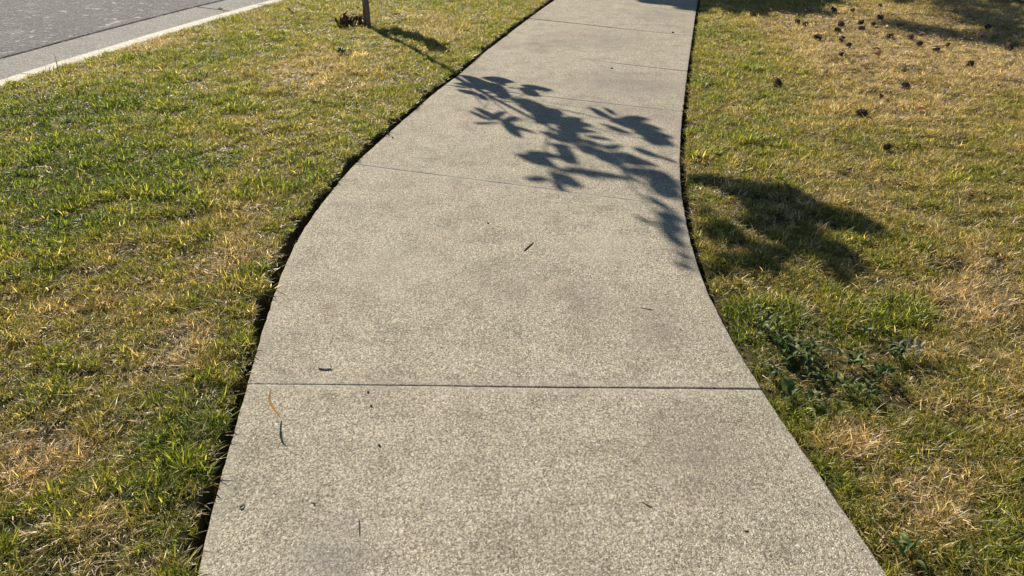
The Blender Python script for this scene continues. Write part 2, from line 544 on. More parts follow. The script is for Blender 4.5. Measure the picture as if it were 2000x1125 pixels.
def slab(i0, i1, z0, tilt, gap0, gap1, open_right):
    """one cast slab between two joints, its arrises rounded"""
    nv = max(8, min(120, 2 * (i1[0] - i0[0])))
    nu = 30
    prof = [0.0, 0.001, 0.003, 0.006, 0.03, 0.042]
    def along(line, a, b):
        q, n_ = np.linspace(a, min(b, len(line) - 1), nv + 1), np.arange(len(line))
        return np.stack([np.interp(q, n_, line[:, 0]), np.interp(q, n_, line[:, 1])], 1)
    L, R = along(EL, i0[0], i1[0]), along(ER, i0[1], i1[1])
    wid = np.linalg.norm(R - L, axis=1).mean()
    lng = np.linalg.norm((L[-1] + R[-1] - L[0] - R[0]) / 2)
    us = np.array([p / wid for p in prof] + list(np.linspace(0.042 / wid, 1 - 0.042 / wid, nu)[1:-1]) + [1 - p / wid for p in prof[::-1]])
    vs = np.array([p / lng for p in prof] + list(np.linspace(0.042 / lng, 1 - 0.042 / lng, nv)[1:-1]) + [1 - p / lng for p in prof[::-1]])
    top, edge = [], []
    def drop(d): return 0.0 if d >= 0.006 else 0.0045 * (1 - math.sqrt(max(0.0, 1 - (1 - d / 0.006) ** 2)))
    tt = np.linspace(0, 1, nv + 1)
    for v in vs:
        l = np.array([np.interp(v, tt, L[:, 0]), np.interp(v, tt, L[:, 1])])
        r = np.array([np.interp(v, tt, R[:, 0]), np.interp(v, tt, R[:, 1])])
        ax = np.array([(L[-1] + R[-1] - L[0] - R[0])[0], (L[-1] + R[-1] - L[0] - R[0])[1]])
        ax = ax / np.linalg.norm(ax)
        for u in us:
            g = (gap0 * (1 - v) ** 8 - gap1 * v ** 8) * ((0.1 + 1.2 * u) if open_right else 1.0)
            p = l + (r - l) * u
            p = p + ax * g * (0.45 + 1.1 * float(vnoise(p[0], p[1], 21, 95)))
            d = min(u, 1 - u) * wid
            if d < 0.0065:                                     # worn and chipped arris
                ch = 0.004 * (float(vnoise(p[0], p[1], 30, 91)) - 0.5) + 0.014 * max(0.0, float(vnoise(p[0], p[1], 17, 92)) - 0.78)
                p = p + (r - l) / wid * (ch if u < .5 else -ch)
            e = min(v, 1 - v) * lng
            z = z0 + tilt[0] * (u - 0.5) + tilt[1] * (v - 0.5) - drop(d) - drop(e) * 0.5
            z += (float(vnoise(p[0], p[1], 2.3, 41)) - 0.5) * 0.004
            top.append((p[0], p[1], z))
    nu_, nv_ = len(us), len(vs)
    faces = [(j * nu_ + i, j * nu_ + i + 1, (j + 1) * nu_ + i + 1, (j + 1) * nu_ + i) for j in range(nv_ - 1) for i in range(nu_ - 1)]
    for v in vs:
        for u in us: edge.append(min(min(u, 1 - u) * wid, min(v, 1 - v) * lng))
    ring = [i for i in range(nu_)] + [j * nu_ + nu_ - 1 for j in range(1, nv_)] + [(nv_ - 1) * nu_ + i for i in range(nu_ - 2, -1, -1)] + [j * nu_ for j in range(nv_ - 2, 0, -1)]
    b0 = len(top)
    for i in ring:
        x, y, z = top[i]
        top.append((x, y, -0.11))
        edge.append(0.0)
    n = len(ring)
    for k in range(n):
        faces.append((ring[(k + 1) % n], ring[k], b0 + k, b0 + (k + 1) % n))
    return top, faces, edge

bed = MB()                                                     # the bedding the slabs are cast on, seen only in the joints
b0, b1 = cuts[0], cuts[-1]
n = 120
Lb = [EL[int(min(q, len(EL) - 1))] for q in np.linspace(b0[0], b1[0], n)]
Rb = [ER[int(min(q, len(ER) - 1))] for q in np.linspace(b0[1], b1[1], n)]
bv, bf = [], []
for l, r in zip(Lb, Rb):
    c = (r - l) / np.linalg.norm(r - l) * 0.03
    bv += [(l[0] + c[0], l[1] + c[1], -0.018), (r[0] - c[0], r[1] - c[1], -0.018)]
for k in range(n - 1): bf.append((2 * k, 2 * k + 1, 2 * k + 3, 2 * k + 2))
bed.add(bv, bf)
path = bed.build('footpath', M['soil'], smooth=False)
tag(path, 'curving pale concrete footpath cast in slabs between the two lawns', 'footpath', kind='structure')
for k in range(len(cuts) - 1):
    g0 = 0.0012 if k != 2 else 0.0026
    g1 = (0.0026, 0.0040, 0.0075, 0.0080)[min(k, 3)]
    v, f, e = slab(cuts[k], cuts[k + 1], (0.0, 0.0016, 0.0, 0.001, 0.0, 0.001)[k % 6], (rng.uniform(-.004, .004), rng.uniform(-.003, .003)), g0, g1, k < 2)
    me = mesh('slab', v, f, M['path'], True)
    me.attributes.new('margin', 'FLOAT', 'POINT').data.foreach_set('value', np.array(e, dtype=np.float32))
    link('slab', me, path)

# ---------------------------------------------------------------- kerb, gutter, road
def offset(line, d):
    t = np.gradient(line, axis=0)
    t /= np.linalg.norm(t, axis=1)[:, None]
    return line + np.stack([-t[:, 1], t[:, 0]], 1) * d         # + = left of the direction
def ribbon(rows, zs, name, mat, parent=None, cap=True):
    """rows: list of polylines of the same length, zs their heights"""
    nr, n = len(rows), len(rows[0])
    v = [(rows[r][k][0], rows[r][k][1], zs[r]) for k in range(n) for r in range(nr)]
    f = [(k * nr + r, (k + 1) * nr + r, (k + 1) * nr + r + 1, k * nr + r + 1) for k in range(n - 1) for r in range(nr - 1)]
    if cap:
        f.append(tuple(range(nr)))
        f.append(tuple((n - 1) * nr + r for r in range(nr))[::-1])
    return link(name, mesh(name, v, f, mat, False), parent)
jk = nearest(KB, at(521, 9))
jg = nearest(KB, at(440, 23, GUT_IN))
dgo, _ = dist_to(GO, KB[:, 0], KB[:, 1])
near_i = nearest(KB, at(160, 118))
GW = float(np.median(dgo[near_i - 10:near_i + 30]))            # kerb back to asphalt
KW = 0.175
kerb = empty('kerb', (float(KB[near_i][0]), float(KB[near_i][1]), 0))
tag(kerb, 'pale concrete kerb between the lawn and the gutter', 'kerb', kind='structure')
gutter = empty('gutter', (float(KB[near_i][0]), float(KB[near_i][1]), -0.1))
tag(gutter, 'grey concrete gutter strip along the road', 'gutter', kind='structure')
bpy.context.view_layer.update()
def inv(o, parent):
    o.parent = parent
    o.matrix_parent_inverse = parent.matrix_world.inverted()
    return o
kz = [(-0.0, -0.3), (0.0, -0.004), (0.006, 0.0), (KW - 0.022, 0.0), (KW - 0.008, -0.005), (KW, -0.018), (KW + 0.035, GUT_IN), (KW + 0.036, -0.3)]
for js, ref, kind in (((jk - 51, jk, jk + 51, jk + 102), kerb, 'k'), ((jg - 102, jg - 51, jg, jg + 51, jg + 102), gutter, 'g')):
    bounds = [0] + [j for j in js if 3 < j < len(KB) - 3] + [len(KB)]
    for a, b in zip(bounds[:-1], bounds[1:]):
        line = KB[max(a - 1, 0):b].copy()
        if len(line) < 3: continue
        t0 = line[1] - line[0]; t1 = line[-1] - line[-2]
        line[0] = line[0] + t0 / np.linalg.norm(t0) * (0.0 if not a else 0.014)
        if kind == 'k':
            o = ribbon([offset(line, d) for d, z in kz], [z for d, z in kz], 'kerb_section', M['kerb'])
            inv(o, kerb)
        else:
            gz = [(KW + 0.037, -0.3), (KW + 0.037, GUT_IN), (KW + 0.2, GUT_IN + 0.012), (GW - 0.008, GUT_OUT), (GW, GUT_OUT - 0.006), (GW + 0.001, -0.3)]
            o = ribbon([offset(line, d) for d, z in gz], [z for d, z in gz], 'gutter_slab', M['gutter'])
            inv(o, gutter)
rd = [(GW + 0.004, -0.2), (GW + 0.007, ROAD_Z - 0.008), (GW + 0.02, ROAD_Z), (GW + 1.5, ROAD_Z + 0.03), (GW + 4, ROAD_Z + 0.06), (GW + 8.6, ROAD_Z)]
KBx = coarse(KB, 2)
road = ribbon([offset(KBx, d) for d, z in rd], [z for d, z in rd], 'road', M['asphalt'], cap=False)
tag(road, 'worn grey asphalt road with pale patches beside the gutter', 'road', kind='structure')

# ---------------------------------------------------------------- grass: tufts of blades scattered over both lawns
def tuft(name, nb, ln, wd, lean, spread, curl, seed):
    r = np.random.default_rng(seed)
    vs, fs, bl, tt = [], [], [], []
    for _ in range(nb):
        a = r.uniform(0, 2 * math.pi)
        rad = spread * math.sqrt(r.uniform())
        bx, by = rad * math.cos(a), rad * math.sin(a)
        az = r.uniform(0, 2 * math.pi)
        th = math.radians(r.uniform(*lean))
        L = r.uniform(*ln)
        w = r.uniform(*wd)
        cu = math.radians(r.uniform(*curl))
        d = np.array([math.cos(az), math.sin(az), 0])
        side = np.array([-math.sin(az), math.cos(az), 0])
        tw = r.uniform(-0.7, 0.7)
        p = np.array([bx, by, -0.004])
        rb = r.uniform()
        segs = 3
        b0 = len(vs)
        for k in range(segs + 1):
            t = k / segs
            ww = w * (1 - t ** 1.8) * 0.5 + 0.0002
            ang = th + cu * t
            dirv = d * math.sin(ang) + np.array([0, 0, math.cos(ang)])
            nrm = d * math.cos(ang) - np.array([0, 0, math.sin(ang)])
            sv = side * math.cos(tw * t) + nrm * math.sin(tw * t)
            if k < segs:
                vs += [p - sv * ww, p + sv * ww]
                bl += [rb, rb]; tt += [t, t]
            else:
                vs.append(p.copy()); bl.append(rb); tt.append(1.0)
            p = p + dirv * L / segs
            p[2] = max(p[2], 0.002 + 0.002 * rb)
        for k in range(segs - 1):
            fs.append((b0 + 2 * k, b0 + 2 * k + 1, b0 + 2 * k + 3, b0 + 2 * k + 2))
        fs.append((b0 + 2 * segs - 2, b0 + 2 * segs - 1, b0 + 2 * segs))
    me = mesh(name, vs, fs, M['blade'])
    for n_, d_ in (('bl', bl), ('t', tt)):
        at_ = me.attributes.new(n_, 'FLOAT', 'POINT')
        at_.data.foreach_set('value', np.array(d_, dtype=np.float32))
    return me

FAM = [dict(nb=13, ln=(0.024, 0.054), wd=(0.0021, 0.0038), lean=(18, 72), spread=0.020, curl=(10, 80)),     # green, broad
       dict(nb=16, ln=(0.018, 0.040), wd=(0.0014, 0.0026), lean=(14, 74), spread=0.022, curl=(0, 80)),      # fine olive turf
       dict(nb=16, ln=(0.025, 0.055), wd=(0.0014, 0.0026), lean=(30, 84), spread=0.024, curl=(-10, 70)),     # straw
       dict(nb=11, ln=(0.025, 0.060), wd=(0.0014, 0.0028), lean=(68, 92), spread=0.035, curl=(0, 18))]     # flat thatch
fam_cols = []
for fi, fm in enumerate(FAM):
    c = bpy.data.collections.new('tuft_kind_%d' % fi)
    for q in range(9):
        c.objects.link(bpy.data.objects.new('grass_tuft', tuft('grass_tuft', seed=100 * fi + q, **fm)))
    fam_cols.append(c)

# dryness of the turf, spots at (photo x, photo y, radius in m, amount)
DRY = [(130, 250, 0.75, -0.34), (40, 390, 0.45, -0.32), (290, 330, 0.42, -0.30), (60, 215, 0.4, -0.28), (440, 112, 0.5, -0.22), (230, 210, 0.35, -0.18), (560, 108, 0.2, -0.2),
       (120, 440, 0.22, -0.18), (300, 790, 0.18, -0.12), (370, 860, 0.16, -0.22), (60, 1000, 0.2, -0.12), (390, 780, 0.12, -0.2), (690, 215, 0.3, -0.1),
       (470, 480, 0.22, 0.20), (370, 655, 0.10, 0.42), (300, 590, 0.14, 0.22), (30, 900, 0.13, 0.45), (100, 890, 0.14, 0.26), (330, 720, 0.12, 0.26), (150, 590, 0.2, 0.1),
       (190, 1050, 0.12, 0.15), (80, 650, 0.2, 0.1), (250, 90, 0.28, 0.42), (330, 75, 0.22, 0.3), (590, 125, 0.4, 0.24), (640, 160, 0.35, 0.26), (700, 110, 0.35, 0.18), (850, 60, 0.22, 0.3), (960, 40, 0.4, 0.05),
       (520, 150, 0.3, 0.2), (500, 240, 0.25, 0.18),
       (1430, 130, 0.55, -0.30), (1400, 60, 0.4, -0.26), (1400, 270, 0.28, -0.22), (1480, 200, 0.3, -0.22), (1960, 200, 0.3, -0.2), (1955, 345, 0.25, -0.22), (1760, 180, 0.2, -0.2),
       (1700, 60, 0.9, 0.5), (1850, 110, 0.8, 0.52), (1980, 30, 0.9, 0.45), (1800, 190, .7, .2), (1650, 100, .45, .2), (1950, 130, .5, .25), (1720, 210, 0.5, 0.18), (1640, 130, 0.3, 0.12), (1620, 385, 0.16, 0.3), (1720, 420, 0.2, 0.12), (1930, 545, 0.16, 0.45), (1880, 598, 0.10, 0.6), (1950, 600, 0.12, 0.4),
       (1930, 480, 0.22, 0.2), (1540, 545, 0.08, 0.2), (1500, 650, 0.16, -0.38), (1560, 700, 0.2, -0.30), (1680, 735, 0.22, -0.30), (1690, 640, 0.12, -0.3), (1460, 610, 0.12, -0.3), (1600, 800, 0.18, -0.22),
       (1650, 860, 0.09, 0.5), (1690, 845, 0.06, 0.5), (1790, 950, 0.1, 0.2), (1850, 1010, 0.1, 0.3), (1620, 930, 0.12, -0.25), (1960, 1080, 0.15, -0.2), (1910, 690, 0.2, 0.12), (1800, 800, 0.14, 0.12)]
BARE = [(430, 530, 0.10, .7), (365, 665, 0.09, .7), (340, 725, 0.10, .6), (60, 920, 0.14, .7), (1620, 690, 0.10, .7), (1530, 740, 0.10, .5), (1900, 680, 0.1, .4), (1840, 75, 0.5, .35), (1600, 40, 0.4, .3),
        (1400, 480, 0.12, .5), (1880, 905, 0.1, .4), (780, 35, 0.25, .5), (200, 1090, 0.12, .5), (690, 40, .2, .6), (1500, 620, .08, .4)]
def spots(lst, x, y):
    o = np.zeros(len(x))
    for px, py, r, a in lst:
        c = at(px, py)
        o += a * np.exp(-((x - c.x) ** 2 + (y - c.y) ** 2) / (1.1 * r * r))
    return o

def scatter(side, density):
    if side == 'l': bx = (-5.2, 2.2, 0.5, 13.5)
    else: bx = (0.3, 9.5, 0.5, 13.5)
    n = int((bx[1] - bx[0]) * (bx[3] - bx[2]) * density)
    x, y = rng.uniform(bx[0], bx[1], n), rng.uniform(bx[2], bx[3], n)
    # keep to what a camera here or a step to the side could see
    keep = (np.abs(x) < 1.35 + 0.78 * y) & (rng.uniform(size=n) < np.where(y > 9.6, 0.45, 1.0))
    x, y = x[keep], y[keep]
    l, r, k = zones(x, y)
    edge = (vnoise(x, y, 14, 31) - 0.5) * 0.024
    if side == 'l': ok = ((l < -(left_gap(y) - 0.008 + edge * 1.9)) | ((l < -0.012 - edge) & (rng.uniform(size=len(l)) < 0.13))) & (k > 0.022)
    else: ok = (r > right_gap(y) + 0.002 + edge * 0.6)
    x, y, l, r, k = x[ok], y[ok], l[ok], r[ok], k[ok]
    x0_, y0_, l0_, r0_, k0_ = x, y, l, r, k
    bare = spots(BARE, x, y)
    cl = vnoise(x, y, 13, 51) * 0.6 + vnoise(x, y, 30, 52) * 0.4               # clumps a few cm across
    p = np.clip(0.30 + 1.9 * (cl - 0.30), 0.10, 1) * np.clip(1 - bare * 0.5, 0.4, 1) * (1 - 0.6 * np.clip(spots([(1800, 60, 1.1, 1.0), (1600, 40, .5, .6)], x, y), 0, 1))
    p = p * np.where(y < 3.6, 1.0, 0.8)
    ok = rng.uniform(size=len(x)) < p
    x, y, l, r, k, cl, bare = [q[ok] for q in (x, y, l, r, k, cl, bare)]
    z = lawn_height(x, y, l, r, k)
    z = np.where(z < -0.03, -0.02, z)
    if side == 'l': z = np.where(l > -0.030, -0.045, z)
    base = 0.385 if side == 'l' else 0.455
    dry = base - 0.0 + (fbm(x, y, 1.6, 61) - 0.5) * 0.30 + (fbm(x, y, 8, 62, 3) - 0.5) * 0.62 + spots([(a, b, c_, d * (0.8 if d < 0 else 1)) for a, b, c_, d in DRY], x, y)
    dry = np.clip(dry + bare * 0.2, 0.0, 1.05)
    u = rng.uniform(size=len(x)) * 0.5 + 0.25 * vnoise(x, y, 18, 71) + 0.12
    fam = np.where(dry < 0.33, 0, np.where(dry < 0.62, 1, 2))
    sw = rng.uniform(size=len(x))
    fam = np.where(sw < 0.12, np.clip(fam - 1, 0, 2), np.where(sw > 0.9, np.clip(fam + 1, 0, 2), fam))
    fam = np.where(rng.uniform(size=len(x)) < 0.13 + 0.6 * bare + 0.15 * (dry > 0.6), 3, fam)
    pz = spots([(1800, 60, 1.1, 1.0), (1620, 40, .5, .6), (1950, 120, .6, .6)], x, y)
    fam = np.where(rng.uniform(size=len(x)) < 0.45 * np.clip(pz, 0, 1), 3, fam)
    rank = fbm(x, y, 3.2, 81, 2)
    sc = (0.42 + 1.0 * cl) * rng.uniform(0.75, 1.2, len(x)) * (0.72 + 0.5 * rank)
    sc = sc * (1 - 0.5 * np.clip(spots([(1560, 700, .16, 1), (1660, 740, .2, 1), (1750, 705, .12, 1)], x, y), 0, 1))
    if side == 'l':
        sc *= 1 + 0.15 * np.exp(-(((x - at(130, 280).x) ** 2 + (y - at(130, 280).y) ** 2) / 1.2))
    else:
        sc *= np.where(r < 0.08, 0.8, 1.0)
    dryv = np.where(fam == 3, np.clip(dry + 0.28, 0.55, 1.1), dry)
    far_in = (l0_ < -(left_gap(y0_) + 0.03)) if side == 'l' else (r0_ > 0.05)
    th = (rng.uniform(size=len(x0_)) < 0.16) & far_in
    xt, yt, lt, rt, kt = [q[th] for q in (x0_, y0_, l0_, r0_, k0_)]
    zt = np.maximum(lawn_height(xt, yt, lt, rt, kt), -0.02)
    x, y, z = np.concatenate([x, xt]), np.concatenate([y, yt]), np.concatenate([z, zt])
    fam = np.concatenate([fam, np.full(len(xt), 3)])
    dryv = np.concatenate([dryv, rng.uniform(0.45, 0.9, len(xt))])
    sc = np.concatenate([sc, rng.uniform(0.8, 1.25, len(xt))])
    lean = 0.25
    rot = np.stack([rng.normal(0, lean, len(x)), rng.normal(0, lean, len(x)), rng.uniform(0, 2 * math.pi, len(x))], 1)
    return np.stack([x, y, z], 1), fam, dryv, rng.uniform(size=len(x)), sc, rot

def grass_group(tree_name):
    ng = bpy.data.node_groups.new(tree_name, 'GeometryNodeTree')
    ng.interface.new_socket('Geometry', in_out='INPUT', socket_type='NodeSocketGeometry')
    ng.interface.new_socket('Geometry', in_out='OUTPUT', socket_type='NodeSocketGeometry')
    gi, go = ng.nodes.new('NodeGroupInput'), ng.nodes.new('NodeGroupOutput')
    join = ng.nodes.new('GeometryNodeJoinGeometry')
    def na(name, t):
        a = ng.nodes.new('GeometryNodeInputNamedAttribute')
        a.data_type = t
        a.inputs['Name'].default_value = name
        return a.outputs['Attribute']
    for fi, c in enumerate(fam_cols):
        ci = ng.nodes.new('GeometryNodeCollectionInfo')
        ci.inputs['Collection'].default_value = c
        ci.inputs['Separate Children'].default_value = True
        ci.inputs['Reset Children'].default_value = True
        cmp_ = ng.nodes.new('FunctionNodeCompare')
        cmp_.data_type = 'INT'
        cmp_.operation = 'EQUAL'
        ng.links.new(na('fam', 'INT'), cmp_.inputs[2])
        cmp_.inputs[3].default_value = fi
        ip = ng.nodes.new('GeometryNodeInstanceOnPoints')
        ng.links.new(gi.outputs[0], ip.inputs['Points'])
        ng.links.new(cmp_.outputs[0], ip.inputs['Selection'])
        ng.links.new(ci.outputs[0], ip.inputs['Instance'])
        ip.inputs['Pick Instance'].default_value = True
        ng.links.new(na('vi', 'INT'), ip.inputs['Instance Index'])
        er = ng.nodes.new('FunctionNodeEulerToRotation')
        ng.links.new(na('rot', 'FLOAT_VECTOR'), er.inputs[0])
        ng.links.new(er.outputs[0], ip.inputs['Rotation'])
        ng.links.new(na('sc', 'FLOAT'), ip.inputs['Scale'])
        ng.links.new(ip.outputs[0], join.inputs[0])
    ng.links.new(join.outputs[0], go.inputs[0])
    return ng
GG = grass_group('grass_scatter')
def grass(side, density, label):
    P, fam, dry, rnd, sc, rot = scatter(side, density)
    me = bpy.data.meshes.new('grass')
    me.vertices.add(len(P))
    me.vertices.foreach_set('co', P.ravel())
    for n_, t, d in (('fam', 'INT', fam), ('vi', 'INT', rng.integers(0, 9, len(P))), ('dry', 'FLOAT', dry), ('rnd', 'FLOAT', rnd), ('sc', 'FLOAT', sc)):
        a = me.attributes.new(n_, t, 'POINT')
        a.data.foreach_set('value', d.astype(np.int32 if t == 'INT' else np.float32))
    a = me.attributes.new('rot', 'FLOAT_VECTOR', 'POINT')
    a.data.foreach_set('vector', rot.astype(np.float32).ravel())
    me.materials.append(M['blade'])
    me.update()
    o = link('grass', me)
    md = o.modifiers.new('scatter', 'NODES')
    md.node_group = GG
    tag(o, label, 'grass', kind='stuff')
    print('grass', side, len(P))
    return o
DENS = 7000
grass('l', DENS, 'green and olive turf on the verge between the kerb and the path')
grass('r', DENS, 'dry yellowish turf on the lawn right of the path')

# ---------------------------------------------------------------- young tree on the verge; its shadow crosses the path
def zone1(p):
    a = np.array([p[0]]), np.array([p[1]])
    l, r, k = zones(*a)
    return float(lawn_height(a[0], a[1], l, r, k)[0])

LEAF_TR = []                                                    # leaf shadows: photo x0, y0, x1, y1, width
def tr(ox, oy, s, rows):
    for x0, y0, x1, y1, w in rows: LEAF_TR.append((ox + x0 / s, oy + y0 / s, ox + x1 / s, oy + y1 / s, w / s))
tr(870, 130, 7.5, [(230, 130, 560, 210, 60), (540, 165, 1015, 235, 115), (700, 200, 900, 280, 60), (1120, 285, 1570, 348, 72), (1080, 315, 1375, 410, 115),
   (330, 210, 800, 330, 130), (230, 245, 640, 330, 95), (640, 330, 950, 420, 140), (100, 285, 330, 322, 30), (180, 350, 430, 395, 65), (440, 400, 620, 490, 85),
   (560, 380, 720, 395, 30), (150, 178, 245, 186, 16), (880, 308, 1080, 325, 22), (740, 430, 910, 480, 60), (360, 670, 650, 765, 42), (430, 605, 700, 730, 75),
   (640, 745, 890, 670, 110), (400, 820, 750, 832, 42), (810, 800, 1020, 765, 85), (840, 820, 1130, 1045, 150), (1000, 865, 1330, 980, 52), (880, 740, 1010, 790, 60),
   (980, 480, 1490, 600, 130), (1050, 560, 1500, 700, 120), (1200, 650, 1700, 730, 160), (1460, 615, 1725, 680, 90), (1330, 765, 1570, 830, 42), (1640, 760, 1960, 830, 125),
   (1380, 950, 1710, 1045, 80), (1620, 880, 1960, 1010, 150), (1620, 985, 1960, 1105, 150)])
tr(1000, 190, 5.6235, [(0, 30, 385, 112, 85), (150, 120, 560, 190, 130), (210, 190, 500, 262, 100), (230, 270, 470, 285, 55), (440, 285, 770, 245, 130), (480, 290, 885, 310, 115),
   (500, 345, 935, 382, 75), (480, 370, 760, 470, 110), (320, 378, 640, 500, 75), (835, 438, 1085, 462, 42), (740, 465, 1000, 540, 75), (720, 555, 960, 605, 120), (985, 515, 1150, 575, 45),
   (1040, 575, 1235, 525, 60), (860, 610, 1240, 740, 110), (1050, 600, 1430, 685, 100), (1180, 690, 1590, 742, 90), (385, 510, 630, 548, 42), (480, 560, 720, 705, 150), (60, 640, 430, 705, 135),
   (150, 605, 450, 650, 55), (330, 715, 500, 765, 80), (470, 785, 840, 835, 80), (715, 765, 970, 895, 62), (800, 820, 1310, 895, 82), (125, 890, 410, 900, 85), (425, 860, 765, 960, 130),
   (440, 930, 600, 1025, 110), (600, 955, 790, 970, 80), (840, 108, 1065, 230, 72), (1000, 112, 1155, 198, 52), (945, 288, 1180, 342, 32), (1030, 338, 1355, 412, 36), (1060, 225, 1310, 305, 72),
   (1200, 240, 1500, 238, 72), (1150, 290, 1630, 345, 120), (1330, 375, 1770, 440, 120), (1420, 440, 1700, 525, 90), (1570, 498, 1810, 535, 32), (1325, 558, 1630, 655, 72), (1640, 650, 1815, 712, 42),
   (1230, 775, 1560, 850, 120), (1450, 800, 1840, 960, 170), (1500, 900, 1850, 1060, 180), (1280, 868, 1430, 935, 42)])
tr(1200, 330, 4.89, [(260, 240, 570, 405, 72), (175, 440, 430, 545, 34), (400, 495, 690, 620, 150), (420, 560, 730, 785, 120), (570, 780, 790, 900, 90), (550, 885, 790, 975, 62), (430, 400, 640, 470, 52)])
tr(1300, 300, 2.813, [(120, 150, 560, 220, 90), (280, 200, 900, 320, 130), (430, 300, 880, 450, 150), (700, 330, 1230, 440, 100), (1000, 400, 1280, 480, 90), (380, 370, 720, 450, 100), (560, 420, 960, 560, 140),
   (800, 520, 1120, 640, 130), (900, 640, 1070, 720, 90), (180, 330, 300, 350, 60), (200, 420, 480, 500, 110), (250, 560, 720, 680, 80), (200, 620, 400, 670, 60), (560, 600, 720, 690, 40),
   (560, 250, 1000, 380, 90), (110, 130, 420, 190, 70), (300, 180, 700, 260, 80), (900, 350, 1200, 430, 90), (420, 520, 760, 600, 90), (640, 480, 1040, 600, 90)])
tr(860, 121, 3.5375, [(150, 100, 480, 230, 75), (100, 150, 400, 185, 50), (330, 150, 490, 250, 95), (115, 195, 290, 232, 35), (250, 225, 335, 264, 40), (560, 160, 765, 200, 40), (545, 190, 695, 237, 52),
   (480, 250, 730, 325, 55), (550, 280, 860, 405, 95), (620, 330, 790, 425, 65), (205, 342, 350, 405, 28), (235, 318, 430, 405, 45), (340, 395, 450, 350, 60), (235, 428, 410, 418, 22), (415, 395, 570, 525, 85), (480, 438, 665, 492, 30),
   (435, 400, 545, 385, 45), (685, 478, 910, 565, 48), (735, 565, 910, 592, 40), (825, 570, 955, 695, 72), (520, 635, 800, 722, 78), (600, 618, 855, 665, 50), (800, 645, 960, 705, 62), (940, 575, 1260, 685, 72), (1000, 508, 1195, 542, 32),
   (1110, 592, 1270, 578, 40), (870, 720, 1110, 805, 50), (950, 738, 1310, 812, 48), (575, 800, 745, 822, 52), (755, 765, 990, 862, 88), (770, 825, 880, 900, 62), (1025, 315, 1210, 405, 42), (1175, 410, 1430, 395, 80), (1105, 428, 1340, 502, 26),
   (1365, 430, 1530, 472, 42), (1355, 475, 1610, 565, 82), (1335, 588, 1520, 662, 46), (1505, 645, 1645, 702, 26), (1270, 650, 1510, 722, 52), (1280, 728, 1490, 792, 62), (1410, 735, 1660, 865, 100), (1420, 835, 1660, 935, 112),
   (1395, 915, 1630, 1042, 52), (1355, 1078, 1470, 1128, 30), (1475, 1035, 1690, 1112, 82)])
tr(620, 0, 6.617, [(800, 400, 1000, 440, 70), (930, 395, 1150, 470, 95), (1150, 440, 1430, 575, 110), (1370, 550, 1630, 690, 135), (1480, 600, 1730, 700, 90), (1060, 470, 1250, 520, 60)])

base = at(718, 52)
tree = empty('young_tree', (base.x, base.y, -0.03))
tag(tree, 'slim grey young tree on the verge casting a leafy shadow across the path', 'tree')
bpy.context.view_layer.update()
saz = Vector((SUN_AZ[0] / _n, SUN_AZ[1] / _n))
tanE = math.tan(SUN_EL)
def lift(g, s):
    """the point that casts its shadow on ground point g, s metres away horizontally"""
    return Vector((g.x + saz.x * s, g.y + saz.y * s, s * tanE))
def s_of(g):
    return (base.x - g.x) * saz.x + (base.y - g.y) * saz.y
info = []
for x0, y0, x1, y1, w in LEAF_TR:
    c = at((x0 + x1) / 2, (y0 + y1) / 2)
    info.append(c)
# clusters: greedy, about 0.45 m on the ground
cent = []
for c in info:
    for q in cent:
        if (q[0] - c).length < 0.42:
            q[1].append(c)
            break
    else: cent.append([c, [c]])
cpos = []
for q in cent:
    g = sum((v for v in q[1]), Vector()) / len(q[1])
    cpos.append((g, lift(g, max(0.85, s_of(g)) + random.uniform(-0.08, 0.12))))
trunk_top = 2.75
MBt = MB()
tp = []
for k in range(9):
    z = trunk_top * k / 8
    off = 0.0 if z < 0.5 else 0.02 * math.sin(z * 3.1)
    tp.append((off, off * 0.5, z))
MBt.tube(tp, [0.034, 0.029, 0.026, 0.024, 0.021, 0.018, 0.014, 0.010, 0.005], 10)
MBt.build('trunk', M['bark'], tree)
def local(p, o): return Vector(p) - o.location
for g, p in cpos:
    z0 = max(0.25, p.z - 0.35 - 0.25 * (Vector((p.x, p.y)) - Vector((base.x, base.y))).length)
    z0 = min(z0, trunk_top - 0.1)
    a, b = Vector((0, 0, z0)), local(p, tree)
    m_ = a.lerp(b, 0.5) + Vector((0, 0, -0.05))
    mb = MB()
    mb.tube([a, m_, b], [0.009, 0.006, 0.003], 5)
    mb.build('branch', M['bark'], tree)
OUT = [(0.0, 0.08), (0.14, 0.50), (0.32, 0.90), (0.5, 1.0), (0.68, 0.84), (0.85, 0.43), (1.0, 0.02)]
